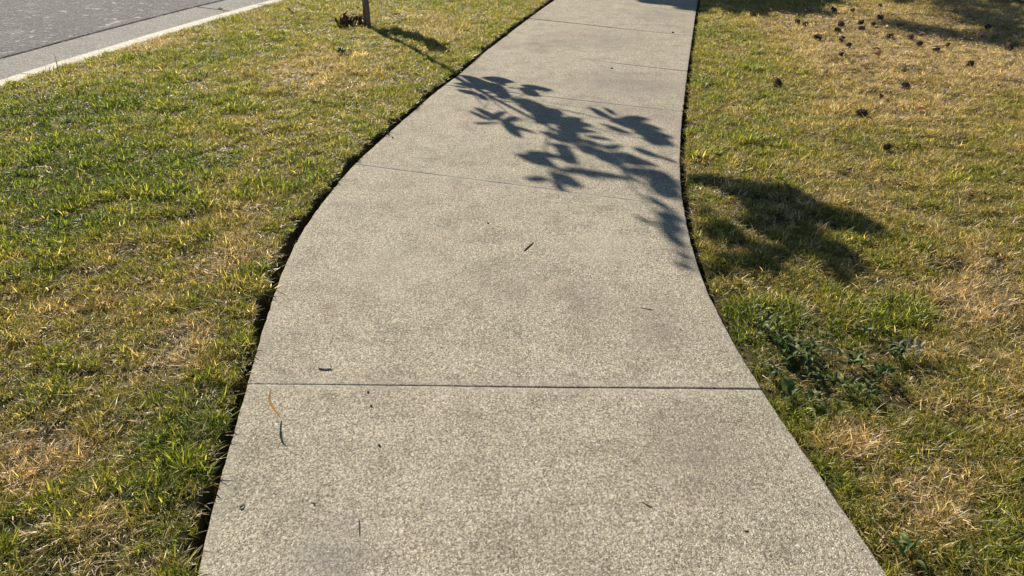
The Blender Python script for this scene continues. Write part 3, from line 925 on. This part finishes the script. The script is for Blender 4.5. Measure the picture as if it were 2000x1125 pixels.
for (x0, y0, x1, y1, w), c in zip(LEAF_TR, info):
    q = min(range(len(cpos)), key=lambda i: (cpos[i][0] - c).length)
    pc = cpos[q][1]
    if (at(x1, y1) - cpos[q][0]).length < (at(x0, y0) - cpos[q][0]).length: x0, y0, x1, y1 = x1, y1, x0, y0
    x0, y0, x1, y1 = x0 - (x1 - x0) * .04, y0 - (y1 - y0) * .04, x1 + (x1 - x0) * .05, y1 + (y1 - y0) * .05
    dx, dy = x1 - x0, y1 - y0
    L = math.hypot(dx, dy)
    px, py = -dy / L, dx / L
    s0 = max(0.8, s_of(c) + random.uniform(-0.14, 0.14))
    ctr = lift(c, s0)
    nrm = (S + Vector((random.uniform(-.45, .45), random.uniform(-.45, .45), random.uniform(-.2, .5)))).normalized()
    def onto(gx, gy, bend):
        g = at(gx, gy)
        k = (ctr - g).dot(nrm) / S.dot(nrm)
        return g + S * (k + bend)
    vs = []
    for t, hw in OUT:
        ax, ay = x0 + dx * t, y0 + dy * t
        h = hw * w * (0.60 if x0 > 1345 or x0 < 880 else 0.41)
        bend = -0.02 * (t - 0.4) ** 2
        vs += [onto(ax + px * h, ay + py * h, bend + 0.006 * hw), onto(ax, ay, bend), onto(ax - px * h, ay - py * h, bend + 0.006 * hw)]
    mb = MB()
    mb.add([local(v, tree) for v in vs], [(3 * i, 3 * i + 1, 3 * i + 4, 3 * i + 3) for i in range(6)] + [(3 * i + 1, 3 * i + 2, 3 * i + 5, 3 * i + 4) for i in range(6)])
    b0 = local(vs[1], tree)
    pl = local(pc, tree)
    if (pl - b0).length < 0.45: mb.tube([pl, pl.lerp(b0, 0.5), b0], [0.0022, 0.0018, 0.0015], 3)
    mb.build('leaf', M['leaf'], tree)
# two long bare twigs whose thin shadows run beside the joint
for a, b in (((985, 186), (1150, 213)), ((1030, 196), (1180, 233))):
    ga, gb = at(*a), at(*b)
    mb = MB()
    mb.tube([local(lift(ga, s_of(ga)), tree), local(lift(ga.lerp(gb, .5), s_of(ga) + .25), tree), local(lift(gb, s_of(ga) + 0.5), tree)], [0.004, 0.003, 0.002], 4)
    mb.build('branch', M['bark'], tree)
# low shoots beside the trunk; right-hand pair coloured pale to imitate caught light
for (dx, dz, lx, ang, mt) in ((-0.045, 0.20, 0.06, 2.6, 'leaf'), (0.05, 0.27, 0.055, 0.4, 'silver'), (0.085, 0.285, 0.05, 0.2, 'silver')):
    mb = MB()
    d = Vector((math.cos(ang), 0.2, math.sin(ang) * 0.4)).normalized()
    sd_ = Vector((0, 0.35, 0.35))
    p0 = Vector((dx, -0.02, dz))
    mb.tube([(0, 0, dz - 0.08), p0], [0.003, 0.002], 4)
    mb.add([p0, p0 + d * lx * .5 + sd_ * .014, p0 + d * lx, p0 + d * lx * .5 - sd_ * .014], [(0, 1, 2), (0, 2, 3)])
    mb.build('leaf', M[mt], tree)

# ---------------------------------------------------------------- a second verge tree beyond the frame: its crown shades the far end of the path
t2 = Vector((-0.2, 13.6, 0))
tree2 = empty('young_tree', (t2.x, t2.y, -0.03))
tag(tree2, 'leafy verge tree beyond the path bend, only its shadow reaching into view', 'tree')
mb = MB()
mb.tube([(0, 0, 0), (0.01, 0, 0.9), (0.03, 0.01, 1.8), (0.0, 0.02, 3.0), (0, 0, 3.9)], [0.05, 0.043, 0.036, 0.024, 0.006], 10)
mb.build('trunk', M['bark'], tree2)
def generic_leaf():
    vs = []
    for t, hw in OUT: vs += [(-0.045 * hw, t * 0.15, 0.006 * hw - 0.05 * (t - .4) ** 2), (0, t * 0.15, -0.05 * (t - .4) ** 2), (0.045 * hw, t * 0.15, 0.006 * hw - 0.05 * (t - .4) ** 2)]
    return mesh('leaf', vs, [(3 * i, 3 * i + 1, 3 * i + 4, 3 * i + 3) for i in range(6)] + [(3 * i + 1, 3 * i + 2, 3 * i + 5, 3 * i + 4) for i in range(6)], M['leaf'], True)
gl = generic_leaf()
edge_px = [(1225, -2), (1300, 10), (1362, 19), (1450, 21), (1545, 24), (1590, 10), (1640, -12)]
ex, ey = [p[0] for p in edge_px], [p[1] for p in edge_px]
for k in range(290):
    px = rng.uniform(1235, 1610)
    lim = float(np.interp(px, ex, ey))
    py = lim - abs(rng.uniform(0, 1)) ** 1.5 * 52 - 5
    g = at(px, py)
    s = (t2.x - g.x) * saz.x + (t2.y - g.y) * saz.y + rng.uniform(-0.5, 0.5)
    p = lift(g, s)
    o = link('leaf', gl, tree2, local(p, tree2))
    o.scale = (2.3,) * 3
    q = (S + Vector((rng.uniform(-.5, .5), rng.uniform(-.5, .5), rng.uniform(-.2, .5)))).normalized().to_track_quat('Z', 'Y')
    o.rotation_mode = 'QUATERNION'
    from mathutils import Quaternion
    o.rotation_quaternion = q @ Quaternion((0, 0, 1), rng.uniform(0, 6.28))
for k in range(9):
    a = k * 2.4
    z0 = 1.6 + 0.2 * k
    mb = MB()
    mb.tube([(0, 0, z0), (0.35 * math.cos(a), 0.35 * math.sin(a), z0 + .3), (0.8 * math.cos(a), 0.8 * math.sin(a), z0 + .5)], [0.014, 0.009, 0.003], 5)
    mb.build('branch', M['bark'], tree2)

# ---------------------------------------------------------------- pine beyond the frame: source of the cones and of the striped shade at the top right
p3 = Vector((3.7, 12.2, 0))
pine = empty('pine_tree', (p3.x, p3.y, -0.03))
tag(pine, 'dark pine beyond the right lawn, only its striped shadow reaching into view', 'tree')
mb = MB()
mb.tube([(0, 0, 0), (0.03, 0, 1.5), (-0.02, 0.03, 3.5), (0.03, 0, 6.0), (0, 0, 8.0)], [0.17, 0.14, 0.115, 0.075, 0.02], 12)
mb.build('trunk', M['pinebark'], pine)
def spray_mesh():
    r = np.random.default_rng(5)
    mb = MB()
    for k in range(120):
        d = Vector((r.normal(), r.normal() + 0.3, r.normal() * 0.6)).normalized()
        b = Vector((0, r.uniform(-.12, .12), 0))
        L = r.uniform(0.10, 0.17)
        sd_ = d.orthogonal().normalized() * 0.0045
        mb.add([b - sd_, b + sd_, b + d * L], [(0, 1, 2)])
    mb.tube([(0, -0.14, 0), (0, 0.13, 0)], [0.006, 0.004], 5)
    return mesh('needle_spray', mb.v, mb.f, M['needle'])
spm = spray_mesh()
SH = [(1748, 47), (1760, 52), (1780, 55), (1800, 61), (1822, 64), (1842, 67), (1866, 71), (1890, 75), (1915, 79), (1940, 83), (1962, 87), (1985, 91), (2005, 95), (1855, 66), (1930, 76), (1975, 82),
      (1870, 27), (1895, 33), (1912, 37), (1935, 40), (1960, 42), (1985, 47), (1950, 50), (1978, 58), (2000, 64), (1925, 30), (1840, 10), (1862, 5), (1900, 8), (1890, 14), (1760, 1), (1730, -3), (1800, 2), (2010, 75), (1990, 70), (1765, 5), (1880, 20), (1910, 22), (1945, 30), (1970, 34), (1990, 38), (1960, 20), (1985, 25), (1940, 12), (1965, 8), (1880, 2), (1920, 2), (1945, 66), (1960, 72), (1905, 48), (1880, 42)]
ends = {}
for j, (px, py) in enumerate(SH):
    g = at(px, py)
    s = (p3.x - g.x) * saz.x + (p3.y - g.y) * saz.y + rng.uniform(-0.25, 0.25)
    p = local(lift(g, s), pine)
    o = link('needle_spray', spm, pine, p)
    o.rotation_euler = (rng.uniform(-.4, .4), rng.uniform(-.4, .4), rng.uniform(0, 6.28))
    o.scale = (1.6,) * 3
    key = j // 6
    ends.setdefault(key, []).append(p)
for k in range(150):                                           # the rest of the crown; its shade falls outside the picture, to the right
    z = rng.uniform(2.6, 8.0)
    a = rng.uniform(0, 6.28)
    rr = rng.uniform(0.2, 1.0) * (8.6 - z) * 0.30
    p = Vector((rr * math.cos(a), rr * math.sin(a), z))
    w = p3 + p
    s = w.z / tanE
    gx_, gy_ = w.x - saz.x * s, w.y - saz.y * s
    zc = gy_ * cP + CAM_H * sP
    if gy_ > 0 and gx_ < 0.70 * zc and gy_ < 9.0: continue
    o = link('needle_spray', spm, pine, p)
    o.rotation_euler = (rng.uniform(-.4, .4), rng.uniform(-.4, .4), a)
    o.scale = (1.8,) * 3
    if k % 12 == 0: ends.setdefault(100 + k, []).append(p)
for key, ps in ends.items():
    for p in ps[::3]:
        mb = MB()
        z0 = max(0.8, min(7.5, p.z - 0.3))
        mb.tube([(0, 0, z0), Vector((0, 0, z0)).lerp(p, .5) + Vector((0, 0, .06)), p], [0.02, 0.013, 0.005], 5)
        mb.build('branch', M['pinebark'], pine)

# ---------------------------------------------------------------- small things on the lawns
def on_lawn(px, py, dz=0.0):
    p = at(px, py, 0.02)
    p = at(px, py, zone1(p) + 0.012)
    return Vector((p.x, p.y, p.z + dz))

def cone_mesh(seed):
    r = np.random.default_rng(seed)
    mb = MB()
    core = [(0, 0, -0.030), (0, 0, -0.022), (0, 0, 0.0), (0, 0, 0.022), (0, 0, 0.034)]
    mb.tube(core, [0.006, 0.016, 0.019, 0.011, 0.003], 7)
    n = 46
    for k in range(n):
        t = k / (n - 1)
        z = -0.027 + 0.058 * t
        a = k * 2.399963
        R = 0.012 + 0.020 * math.sin(math.pi * min(1, 0.18 + t * 0.82)) * (1 - 0.35 * t)
        up = 0.2 + 0.9 * t
        d = Vector((math.cos(a), math.sin(a), 0))
        sd_ = Vector((-math.sin(a), math.cos(a), 0)) * 0.0075
        c = Vector((0, 0, z)) + d * 0.008
        tip = Vector((0, 0, z)) + d * (R + 0.006 * r.uniform()) + Vector((0, 0, 0.010 * up))
        th = Vector((0, 0, 0.003))
        mb.add([c - sd_ * .6, c + sd_ * .6, tip - sd_ + th, tip + sd_ + th, tip - sd_ - th, tip + sd_ - th], [(0, 1, 3, 2), (2, 3, 5, 4), (0, 4, 5, 1), (0, 2, 4), (1, 5, 3)])
    return mesh('pine_cone', mb.v, mb.f, M['cone'])
cms = [cone_mesh(k) for k in range(3)]
CONES = [
 (1470, 32, 1.1, 'dark pine cone at the edge of the tree shadow, closest to the path'),
 (1557, 45, .85, 'dark pine cone touching a twin, left one of the pair below the shadow edge'),
 (1571, 51, .9, 'dark pine cone with a pale straw beside it, right one of a touching pair'),
 (1628, 24, 1.15, 'large dark pine cone standing alone in dry grass right of the tree shadow'),
 (1664, 23, .75, 'small dark pine cone a little right of the largest upright one'),
 (1717, 14, .65, 'small reddish dark pine cone at the top of the dry lawn'),
 (1719, 38, 1.1, 'dark pine cone at the left tip of the long shadow stripe'),
 (1642, 50, 1.0, 'greyish pine cone straight below the small one, upper of two stacked cones'),
 (1634, 62, 1.0, 'dark pine cone just below the greyish one, lower of two stacked cones'),
 (1680, 48, 1.0, 'blackish pine cone in the middle of the scatter, upper of a touching pair'),
 (1683, 60, .95, 'blackish pine cone in the middle of the scatter, lower of a touching pair'),
 (1705, 51, .8, 'brown pine cone between the blackish pair and the shadow stripe'),
 (1598, 77, 1.1, 'dark pine cone lying in green grass left of the main scatter'),
 (1643, 79, .8, 'small pine cone midway between the stacked pair and the greener grass'),
 (1657, 92, .8, 'half sunken greyish pine cone at the lower edge of the main scatter'),
 (1644, 109, .9, 'dark tipped over pine cone below the half sunken one'),
 (1739, 74, .9, 'brown pine cone under the left end of the shadow stripe'),
 (1778, 76, 1.0, 'dark pine cone touching the lower side of the shadow stripe'),
 (1794, 88, .8, 'small dark pine cone right beside the end of a thin lying twig'),
 (1828, 100, .95, 'reddish brown pine cone in bare straw under the shadow stripe'),
 (1894, 129, .9, 'greyish pine cone lying apart in pale grass well below the shadow stripe'),
 (1970, 97, 1.15, 'brown pine cone at the right border just under the shadow stripe'),
 (1519, 168, 1.0, 'dark pine cone alone in the green grass nearest the middle of the path'),
 (1684, 227, 1.15, 'dark pine cone alone in yellow grass, nearest to the viewer but one'),
 (1767, 172, .9, 'dark pine cone beside a green tuft and the brown curled leaf'),
 (1732, 292, .75, 'small dark pine cone lowest of all on the right lawn'),
 (1850, 91, .6, 'tiny dark pine cone between the shadow stripe and the reddish cone'),
 (1929, 56, .9, 'dark pine cone lying within the shadow among bleached twigs')]
for j, (px, py, s, lab) in enumerate(CONES):
    o = link('pine_cone', cms[j % 3], None, on_lawn(px, py, 0.016))
    o.scale = (s * rng.uniform(0.76, 0.9),) * 3
    o.rotation_euler = (rng.uniform(0.7, 1.7), rng.uniform(-.5, .5), rng.uniform(0, 6.28))
    tag(o, lab, 'pine cone', 'pine cones scattered on the dry lawn')

def curl_leaf(L, W, cup, bend, mat, seed=0, lobes=0.0, n=8):
    r = np.random.default_rng(seed)
    vs, fs = [], []
    for i in range(n + 1):
        t = i / n
        h = W * 0.5 * math.sin(math.pi * (0.06 + 0.92 * t) ** 0.85) * (1 + lobes * (r.uniform() - 0.5) * 2)
        z = bend * L * math.sin(math.pi * t) + r.uniform(-1, 1) * 0.002
        y = t * L
        for u in (-1, -.5, 0, .5, 1):
            vs.append((h * u, y, z + cup * h * u * u + r.uniform(-1, 1) * 0.0012))
    for i in range(n):
        for k in range(4): fs.append((i * 5 + k, i * 5 + k + 1, i * 5 + k + 6, i * 5 + k + 5))
    return mesh('leaf', vs, fs, mat, True)
DEAD = [
 (1717, 113, .16, .08, .9, .25, 'dead', 0.3, 'large curled rust brown leaf right of the lone green grass strip'),
 (1719, 101, .11, .05, .7, .15, 'dead', 1.2, 'dark brown leaf lying just above the large rust brown one'),
 (1785, 131, .14, .06, .8, .25, 'tan', 2.0, 'pale tan curled leaf arched over the dry grass'),
 (1702, 141, .12, .06, .5, .12, 'dead', 0.8, 'orange brown flat leaf left of the pale tan curled one'),
 (1726, 192, .12, .06, .9, .2, 'dead', 2.4, 'dark brown curled leaf next to the green tuft'),
 (1808, 219, .12, .07, .6, .2, 'dead', 1.7, 'brown leaf half buried in grass right of the pale scrap'),
 (1752, 221, .07, .04, .9, .3, 'tan', 0.5, 'small whitish dry leaf scrap standing in the grass'),
 (1896, 176, .08, .04, .9, .3, 'tan', 1.0, 'small pale leaf scrap near the right border'),
 (1847, 181, .08, .04, .7, .2, 'tan', 2.6, 'small pale leaf scrap left of a similar one in dry grass'),
 (568, 25, .13, .07, 1.3, .3, 'dead', 0.2, 'dark curled leaf on the verge between the kerb and the tree'),
 (605, 36, .10, .04, .8, .2, 'dead', 1.9, 'reddish brown flat leaf a hand right of the dark curled one'),
 (66, 880, .05, .022, .6, .15, 'dead', 1.0, 'rusty dead leaf fragment in the brown patch at the lower left'),
 (343, 872, .035, .018, .6, .2, 'dead', 2.0, 'small red brown leaf fragment in green grass left of the path')]
for j, (px, py, L, W, cup, bend, mt, rz, lab) in enumerate(DEAD):
    o = link('dead_leaf', curl_leaf(L * .6, W * .75, cup * .45, bend * .6, M[mt], j, 0.25), None, on_lawn(px, py, 0.016))
    o.rotation_euler = (rng.uniform(-.3, .3), rng.uniform(-.4, .4), rz)
    tag(o, lab, 'dead leaf', 'dead leaves lying on the lawns')
for j, (px, py, lab) in enumerate(((436, 19, 'reddish dead leaf in the gutter by its cross joint'), (447, 24, 'tan dead leaf against the kerb face by the gutter joint'))):
    o = link('dead_leaf', curl_leaf(.07, .035, .5, .15, M['dead' if j == 0 else 'tan'], 40 + j, 0.2), None, at(px, py, GUT_IN + 0.02))
    o.rotation_euler = (0.1, 0.2, 1.4 + j)
    tag(o, lab, 'dead leaf', 'dead leaves in the gutter')

# maroon-leaved clump beside the trunk
mp = on_lawn(684, 50)
mar = empty('reddish_plant', mp)
tag(mar, 'low clump of dark reddish brown leaves left of the slim grey trunk', 'plant')
ml = [curl_leaf(.15, .034, .5, .15, M['maroon'], 60 + k) for k in range(3)]
for k in range(46):
    a = rng.uniform(0, 6.28)
    o = link('leaf', ml[k % 3], mar, Vector((rng.uniform(-.12, .13), rng.uniform(-.07, .09), rng.uniform(-0.005, 0.03))))
    o.rotation_euler = (rng.uniform(0.1, 1.0), rng.uniform(-.5, .5), a)
    o.scale = (rng.uniform(.5, .9),) * 3

# broad-leaved weeds by the right edge
def weed_leaf(L, W, mat, seed): return curl_leaf(L, W, 0.45, 0.22, mat, seed, 0.12, 7)
WL = [weed_leaf(.085, .030, M['weed'], 70), weed_leaf(.10, .024, M['weed'], 71), weed_leaf(.065, .034, M['weed'], 72)]
SL = [weed_leaf(.08, .012, M['silver'], 73), weed_leaf(.10, .010, M['silver'], 74)]
RL = weed_leaf(.062, .056, M['weed'], 75)
WEEDS = [
 (1500, 645, 7, WL, .85, (0.9, 1.45), 'low broad leaved weed at the upper end of the weedy patch by the path'),
 (1532, 690, 14, WL, 1.15, (0.5, 1.35), 'largest broad leaved weed, a bushy dark green rosette by the path edge'),
 (1562, 716, 7, WL, .95, (0.9, 1.4), 'weed with glinting pale leaves just right of the bushy rosette'),
 (1505, 735, 8, WL, .7, (0.7, 1.4), 'small dark weed hugging the path edge below the bushy rosette'),
 (1541, 782, 3, [RL], 1.0, (0.5, 1.1), 'weed with one large round dark leaf near the end of the slab joint'),
 (1780, 700, 9, SL, 1.05, (0.2, 1.2), 'silvery spiky weed standing farthest from the path'),
 (1745, 700, 10, WL, .9, (0.7, 1.4), 'dark flat weed at the foot of the silvery spiky one'),
 (1690, 655, 8, WL, .7, (0.8, 1.4), 'small green weed in straw at the top of the weedy patch'),
 (1640, 760, 9, WL, .75, (0.7, 1.4), 'leafy weed in the middle of the weedy patch'),
 (1600, 745, 7, WL, .6, (0.7, 1.4), 'small weed between the round leafed one and the middle one'),
 (1700, 770, 8, WL, .7, (0.8, 1.45), 'flat green weed below the silvery one'),
 (1580, 690, 8, WL, .8, (0.8, 1.4), 'broad leaved weed wedged between the bushy rosette and the straw above it'),
 (1665, 715, 9, WL, .8, (0.7, 1.4), 'weed in the weedy patch just above the middle leafy one'),
 (1720, 735, 8, WL, .75, (0.7, 1.4), 'weed in the weedy patch on its far side from the path'),
 (1590, 790, 7, WL, .65, (0.7, 1.4), 'small weed right of the one with the large round leaf'),
 (1765, 1085, 7, WL, .7, (0.8, 1.4), 'grey green weed by the path edge at the lower right corner of the slab'),
 (668, 105, 9, WL, 1.1, (0.7, 1.3), 'bluish green weed on the verge below the young tree')]
for px, py, n_, ls, sc, tl, lab in WEEDS:
    w = empty('weed', on_lawn(px, py))
    tag(w, lab, 'weed', 'broad leaved weeds in the turf')
    for k in range(n_ + 5 if n_ > 4 else n_):
        a = k * 2.4 + rng.uniform(-.3, .3)
        o = link('leaf', ls[k % len(ls)], w, Vector((rng.uniform(-.03, .03), rng.uniform(-.03, .03), rng.uniform(0.004, 0.022))))
        o.rotation_euler = (math.pi / 2 - rng.uniform(*tl), rng.uniform(-.3, .3), a)
        o.scale = (sc * 0.66 * rng.uniform(.75, 1.2),) * 3

def stalk(pts, r0, r1, name, mat, label, cat, group=None, n=5):
    c = Vector(pts[0])
    mb = MB()
    m_ = len(pts)
    mb.tube([Vector(p) - c for p in pts], [r0 + (r1 - r0) * k / (m_ - 1) for k in range(m_)], n)
    o = mb.build(name, mat, None, c)
    return tag(o, label, cat, group)
# dry curled blade lying half raised on the slab
def blade3(pts, ws, name, mat):
    c = Vector(pts[0])
    vs, fs = [], []
    for k, p in enumerate(pts):
        p = Vector(p) - c
        t = (Vector(pts[min(k + 1, len(pts) - 1)]) - Vector(pts[max(k - 1, 0)])).normalized()
        sd_ = t.cross(Vector((0.2, -1, 0.5))).normalized() * ws[k] * .5
        up = sd_.cross(t).normalized() * ws[k] * .25
        vs += [p - sd_ + up, p, p + sd_ + up]
    for k in range(len(pts) - 1):
        fs += [(3 * k, 3 * k + 1, 3 * k + 4, 3 * k + 3), (3 * k + 1, 3 * k + 2, 3 * k + 5, 3 * k + 4)]
    return link(name, mesh(name, vs, fs, mat, True), None, c)
f0 = at(549, 820)
def rise(px, py, h): return at(px, py, h)
pts = [f0 + Vector((0, 0, 0.003)), rise(545, 812, .012), rise(537, 802, .032), rise(530, 790, .054), rise(526, 778, .074), rise(527, 768, .088), rise(529, 762, .094)]
o = blade3(pts, [.002, .004, .006, .007, .006, .004, .001], 'dry_leaf', M['rustleaf'])
tag(o, 'curled straw coloured dry blade standing up on the near slab', 'dry leaf')

# crumbs and twigs on the concrete
def crumb_mesh(seed, sx, sy, sz):
    r = np.random.default_rng(seed)
    vs, fs = [], []
    for j, (zz, rr) in enumerate(((0, .8), (.45, 1.0), (.85, .6))):
        for k in range(7):
            a = k / 7 * 6.283
            q = rr * r.uniform(.7, 1.15)
            vs.append((sx * q * math.cos(a), sy * q * math.sin(a), sz * zz))
    vs.append((0, 0, sz))
    for j in range(2):
        for k in range(7):
            k2 = (k + 1) % 7
            fs.append((j * 7 + k, j * 7 + k2, (j + 1) * 7 + k2, (j + 1) * 7 + k))
    for k in range(7): fs.append((14 + k, 14 + (k + 1) % 7, 21))
    return mesh('crumb', vs, fs, M['crumb'])
CR = [(719, 766, .004, .005, 'dark crumb on the concrete just below the left half of the slab joint'),
      (725, 793, .004, .005, 'dark crumb a little below another, right of the dry curled blade'),
      (741, 870, .005, .004, 'greenish dark crumb on the near slab right of the blade shadow'),
      (1404, 747, .004, .003, 'dark crumb just above the right end of the slab joint'),
      (1329, 645, .005, .004, 'dark speck of bark near the right edge of the middle slab'),
      (953, 436, .007, .004, 'dark crumb on the middle slab below the second joint'),
      (1195, 134, .010, .008, 'dark reddish crumb on the far path between two joints'),
      (1314, 64, .012, .010, 'black crumb at the right end of the far joint'),
      (767, 269, .006, .006, 'small black crumb by the left path edge'),
      (613, 984, .003, .003, 'tiny black speck low in the middle of the near slab'),
      (1458, 1038, .006, .003, 'dark crumb on the near slab toward the right')]
for j, (px, py, sx, sy, lab) in enumerate(CR):
    o = link('crumb', crumb_mesh(j, sx, sy, min(sx, sy) * 1.1), None, at(px, py, 0.0015))
    tag(o, lab, 'crumb', 'dark crumbs on the concrete')
TW = [((1024, 490), (1031, 482), (1042, 473), .0028, 'short dark twig lying on the middle slab'),
      ((1250, 601), (1263, 603), (1280, 606), .0016, 'thin dark twig lying toward the right of the middle slab'),
      ((469, 991), (473, 988), (478, 985), .0030, 'stubby black twig near the left edge of the near slab'),
      ((701, 1012), (701, 1030), (702, 1045), .0013, 'hair thin straight twig on the near slab'),
      ((1255, 980), (1266, 987), (1274, 990), .0016, 'thin bent twig low on the near slab')]
for a, b, c, r, lab in TW:
    stalk([at(*a, 0.003), at(*b, 0.005), at(*c, 0.003)], r, r * .6, 'twig', M['twig'], lab, 'twig', 'twigs on the concrete')
# pale chip of concrete, its shaded side towards the camera
c0 = at(633, 716)
mb = MB()
q = [(622, 705), (633, 702), (645, 706), (646, 719), (634, 720), (622, 718)]
top = [at(x, y, 0.007) - c0 for x, y in q]
bot = [at(x, y, 0.007) - c0 for x, y in q]
for v in bot: v.z = 0.0; v.x *= 1.06
mb.add(top + bot, [(0, 5, 4, 3, 2, 1)] + [(k, (k + 1) % 6, 6 + (k + 1) % 6, 6 + k) for k in range(6)])
o = mb.build('concrete_chip', M['path'], None, c0, smooth=False)
tag(o, 'small square chip of pale concrete above the left end of the slab joint', 'concrete chip')

# loose straws and twigs on the turf
ST = [([(468, 252), (480, 249), (500, 252), (508, 253)], .004, 'paletwig', 'whitish dry stalk lying on the left turf in front of the green area'),
      ([(414, 149), (430, 145), (448, 143)], .004, 'paletwig', 'pale straight stalk lying on the verge below a green tuft'),
      ([(606, 178), (614, 173), (622, 168)], .004, 'paletwig', 'pale short stalk on the verge midway to the path'),
      ([(1880, 56), (1920, 62), (1962, 70)], .007, 'paletwig', 'long bleached twig lying along the striped shadow'),
      ([(1876, 38), (1890, 26), (1884, 22)], .006, 'paletwig', 'short bleached twig at the upper edge of the striped shadow'),
      ([(1978, 66), (1988, 75), (1996, 66)], .006, 'paletwig', 'bent bleached twig at the right border in the shadow'),
      ([(1737, 94), (1760, 93), (1785, 92)], .005, 'twig', 'thin brown twig lying beside the small cone'),
      ([(1702, 930), (1712, 905), (1718, 890)], .0016, 'paletwig', 'thin pale stalk sticking out of the right turf'),
      ([(1955, 993), (1975, 1010), (2000, 1030)], .0018, 'paletwig', 'long pale straw slanting at the lower right border'),
      ([(1772, 940), (1785, 942), (1800, 950)], .0018, 'paletwig', 'pale straw lying in the brownish lower right turf'),
      ([(50, 893), (54, 905), (57, 915)], .0016, 'paletwig', 'pale straw over the rusty patch at the lower left'),
      ([(1489, 733), (1500, 740), (1512, 753)], .0024, 'paletwig', 'pale twig on the bare soil beside the slab corner'),
      ([(1568, 768), (1580, 766), (1596, 768)], .002, 'paletwig', 'pale curved stalk right of the large round leaf'),
      ([(1485, 711), (1500, 704), (1515, 694)], .0024, 'paletwig', 'pale stalk leaning across the bushy weed')]
for ps, r, mt, lab in ST:
    pp = []
    for k, (x, y) in enumerate(ps):
        p = on_lawn(x, y, 0.0)
        pp.append(at(x, y, p.z + 0.022))
    stalk(pp, r * .5, r * .35, 'dry_stalk', M[mt], lab, 'dry stalk', 'dry stalks and twigs on the turf', 4)
# tall dark blades at the kerb
tb = empty('grass_tuft', at(112, 132, 0.0))
tag(tb, 'tall dark grass blade with two short ones rising at the kerb edge', 'grass tuft')
for (bx, by), (tx, ty), h in (((113, 133), (106, 104), .15), ((104, 136), (105, 128), .06), ((98, 138), (95, 130), .05)):
    b = at(bx, by, 0.0)
    e = at(tx, ty, h)
    e2 = b + (e - b) * 1.0
    mid = b.lerp(e2, .5) + Vector((0.004, 0, 0.008))
    o = blade3([b, b.lerp(mid, .6), mid, e2.lerp(mid, .4), e2], [.012, .012, .010, .007, .001], 'blade', M['weed'])
    o.parent = tb
    o.location = o.location - tb.location
# fallen dark branch at the top right corner
stalk([on_lawn(1940, -2, .03), on_lawn(1970, 4, .035), on_lawn(2005, 11, .03), on_lawn(2040, 16, .03)], .018, .012, 'fallen_branch', M['twig'], 'dark fallen branch lying at the top right corner of the lawn', 'branch', None, 7)

# crumbs of earth along the right edge of the path
EC = MB()
rr = np.random.default_rng(12)
near_pts = [p for p in ER if 0.9 < p[1] < 5.0]
for k in range(520):
    p = near_pts[rr.integers(len(near_pts))]
    x, y = p[0] + abs(rr.normal(0.022, 0.022)) - 0.004, p[1] + rr.uniform(-.02, .02)
    s = rr.uniform(0.002, 0.0065) if p[1] < 2.6 else rr.uniform(0.002, .005)
    z = -0.052 if x - p[0] < 0.018 else -0.016
    b = [Vector((rr.normal(), rr.normal(), rr.normal() * .7)).normalized() * s * rr.uniform(.7, 1.2) for _ in range(6)]
    o_ = Vector((x, y, z + s * .6))
    tet = [o_ + Vector((s, 0, 0)), o_ + Vector((-s * .5, s * .9, 0)), o_ + Vector((-s * .6, -s * .8, 0)), o_ + Vector((0, 0, s)) + b[0] * .4, o_ - Vector((0, 0, s)) + b[1] * .3]
    EC.add(tet, [(0, 1, 3), (1, 2, 3), (2, 0, 3), (1, 0, 4), (2, 1, 4), (0, 2, 4)])
o = EC.build('dirt', M['soil'], None, None, False)
tag(o, 'crumbs of brown earth along the right edge of the path', 'dirt', kind='stuff')

# needles, bark flakes and broken twigs fallen from the pine
PL = MB()
for k in range(3800):
    px, py = rr.uniform(1480, 2040), rr.uniform(-25, 215) ** 1.0
    if rr.uniform() < (py - 60) / 170 or (px < 1600 and py > 70): continue
    p = on_lawn(px, py, rr.uniform(0.018, 0.042))
    a, L = rr.uniform(0, 6.28), rr.uniform(0.02, 0.075)
    d = Vector((math.cos(a), math.sin(a), rr.uniform(-.15, .25))) * L
    w = rr.uniform(0.0015, 0.004) if rr.uniform() < .75 else rr.uniform(.006, .012)
    n_ = d.cross(Vector((0, 0, 1))).normalized() * w
    PL.add([p - n_, p + n_, p + d * .5 - n_ * .9 + Vector((0, 0, .003)), p + d * .5 + n_ * .9 + Vector((0, 0, .005)), p + d], [(0, 1, 3, 2), (2, 3, 4)])
o = PL.build('pine_litter', M['litter'], None, None, False)
tag(o, 'brown needles, bark flakes and broken twigs strewn on the dry lawn among the cones', 'litter', kind='stuff')
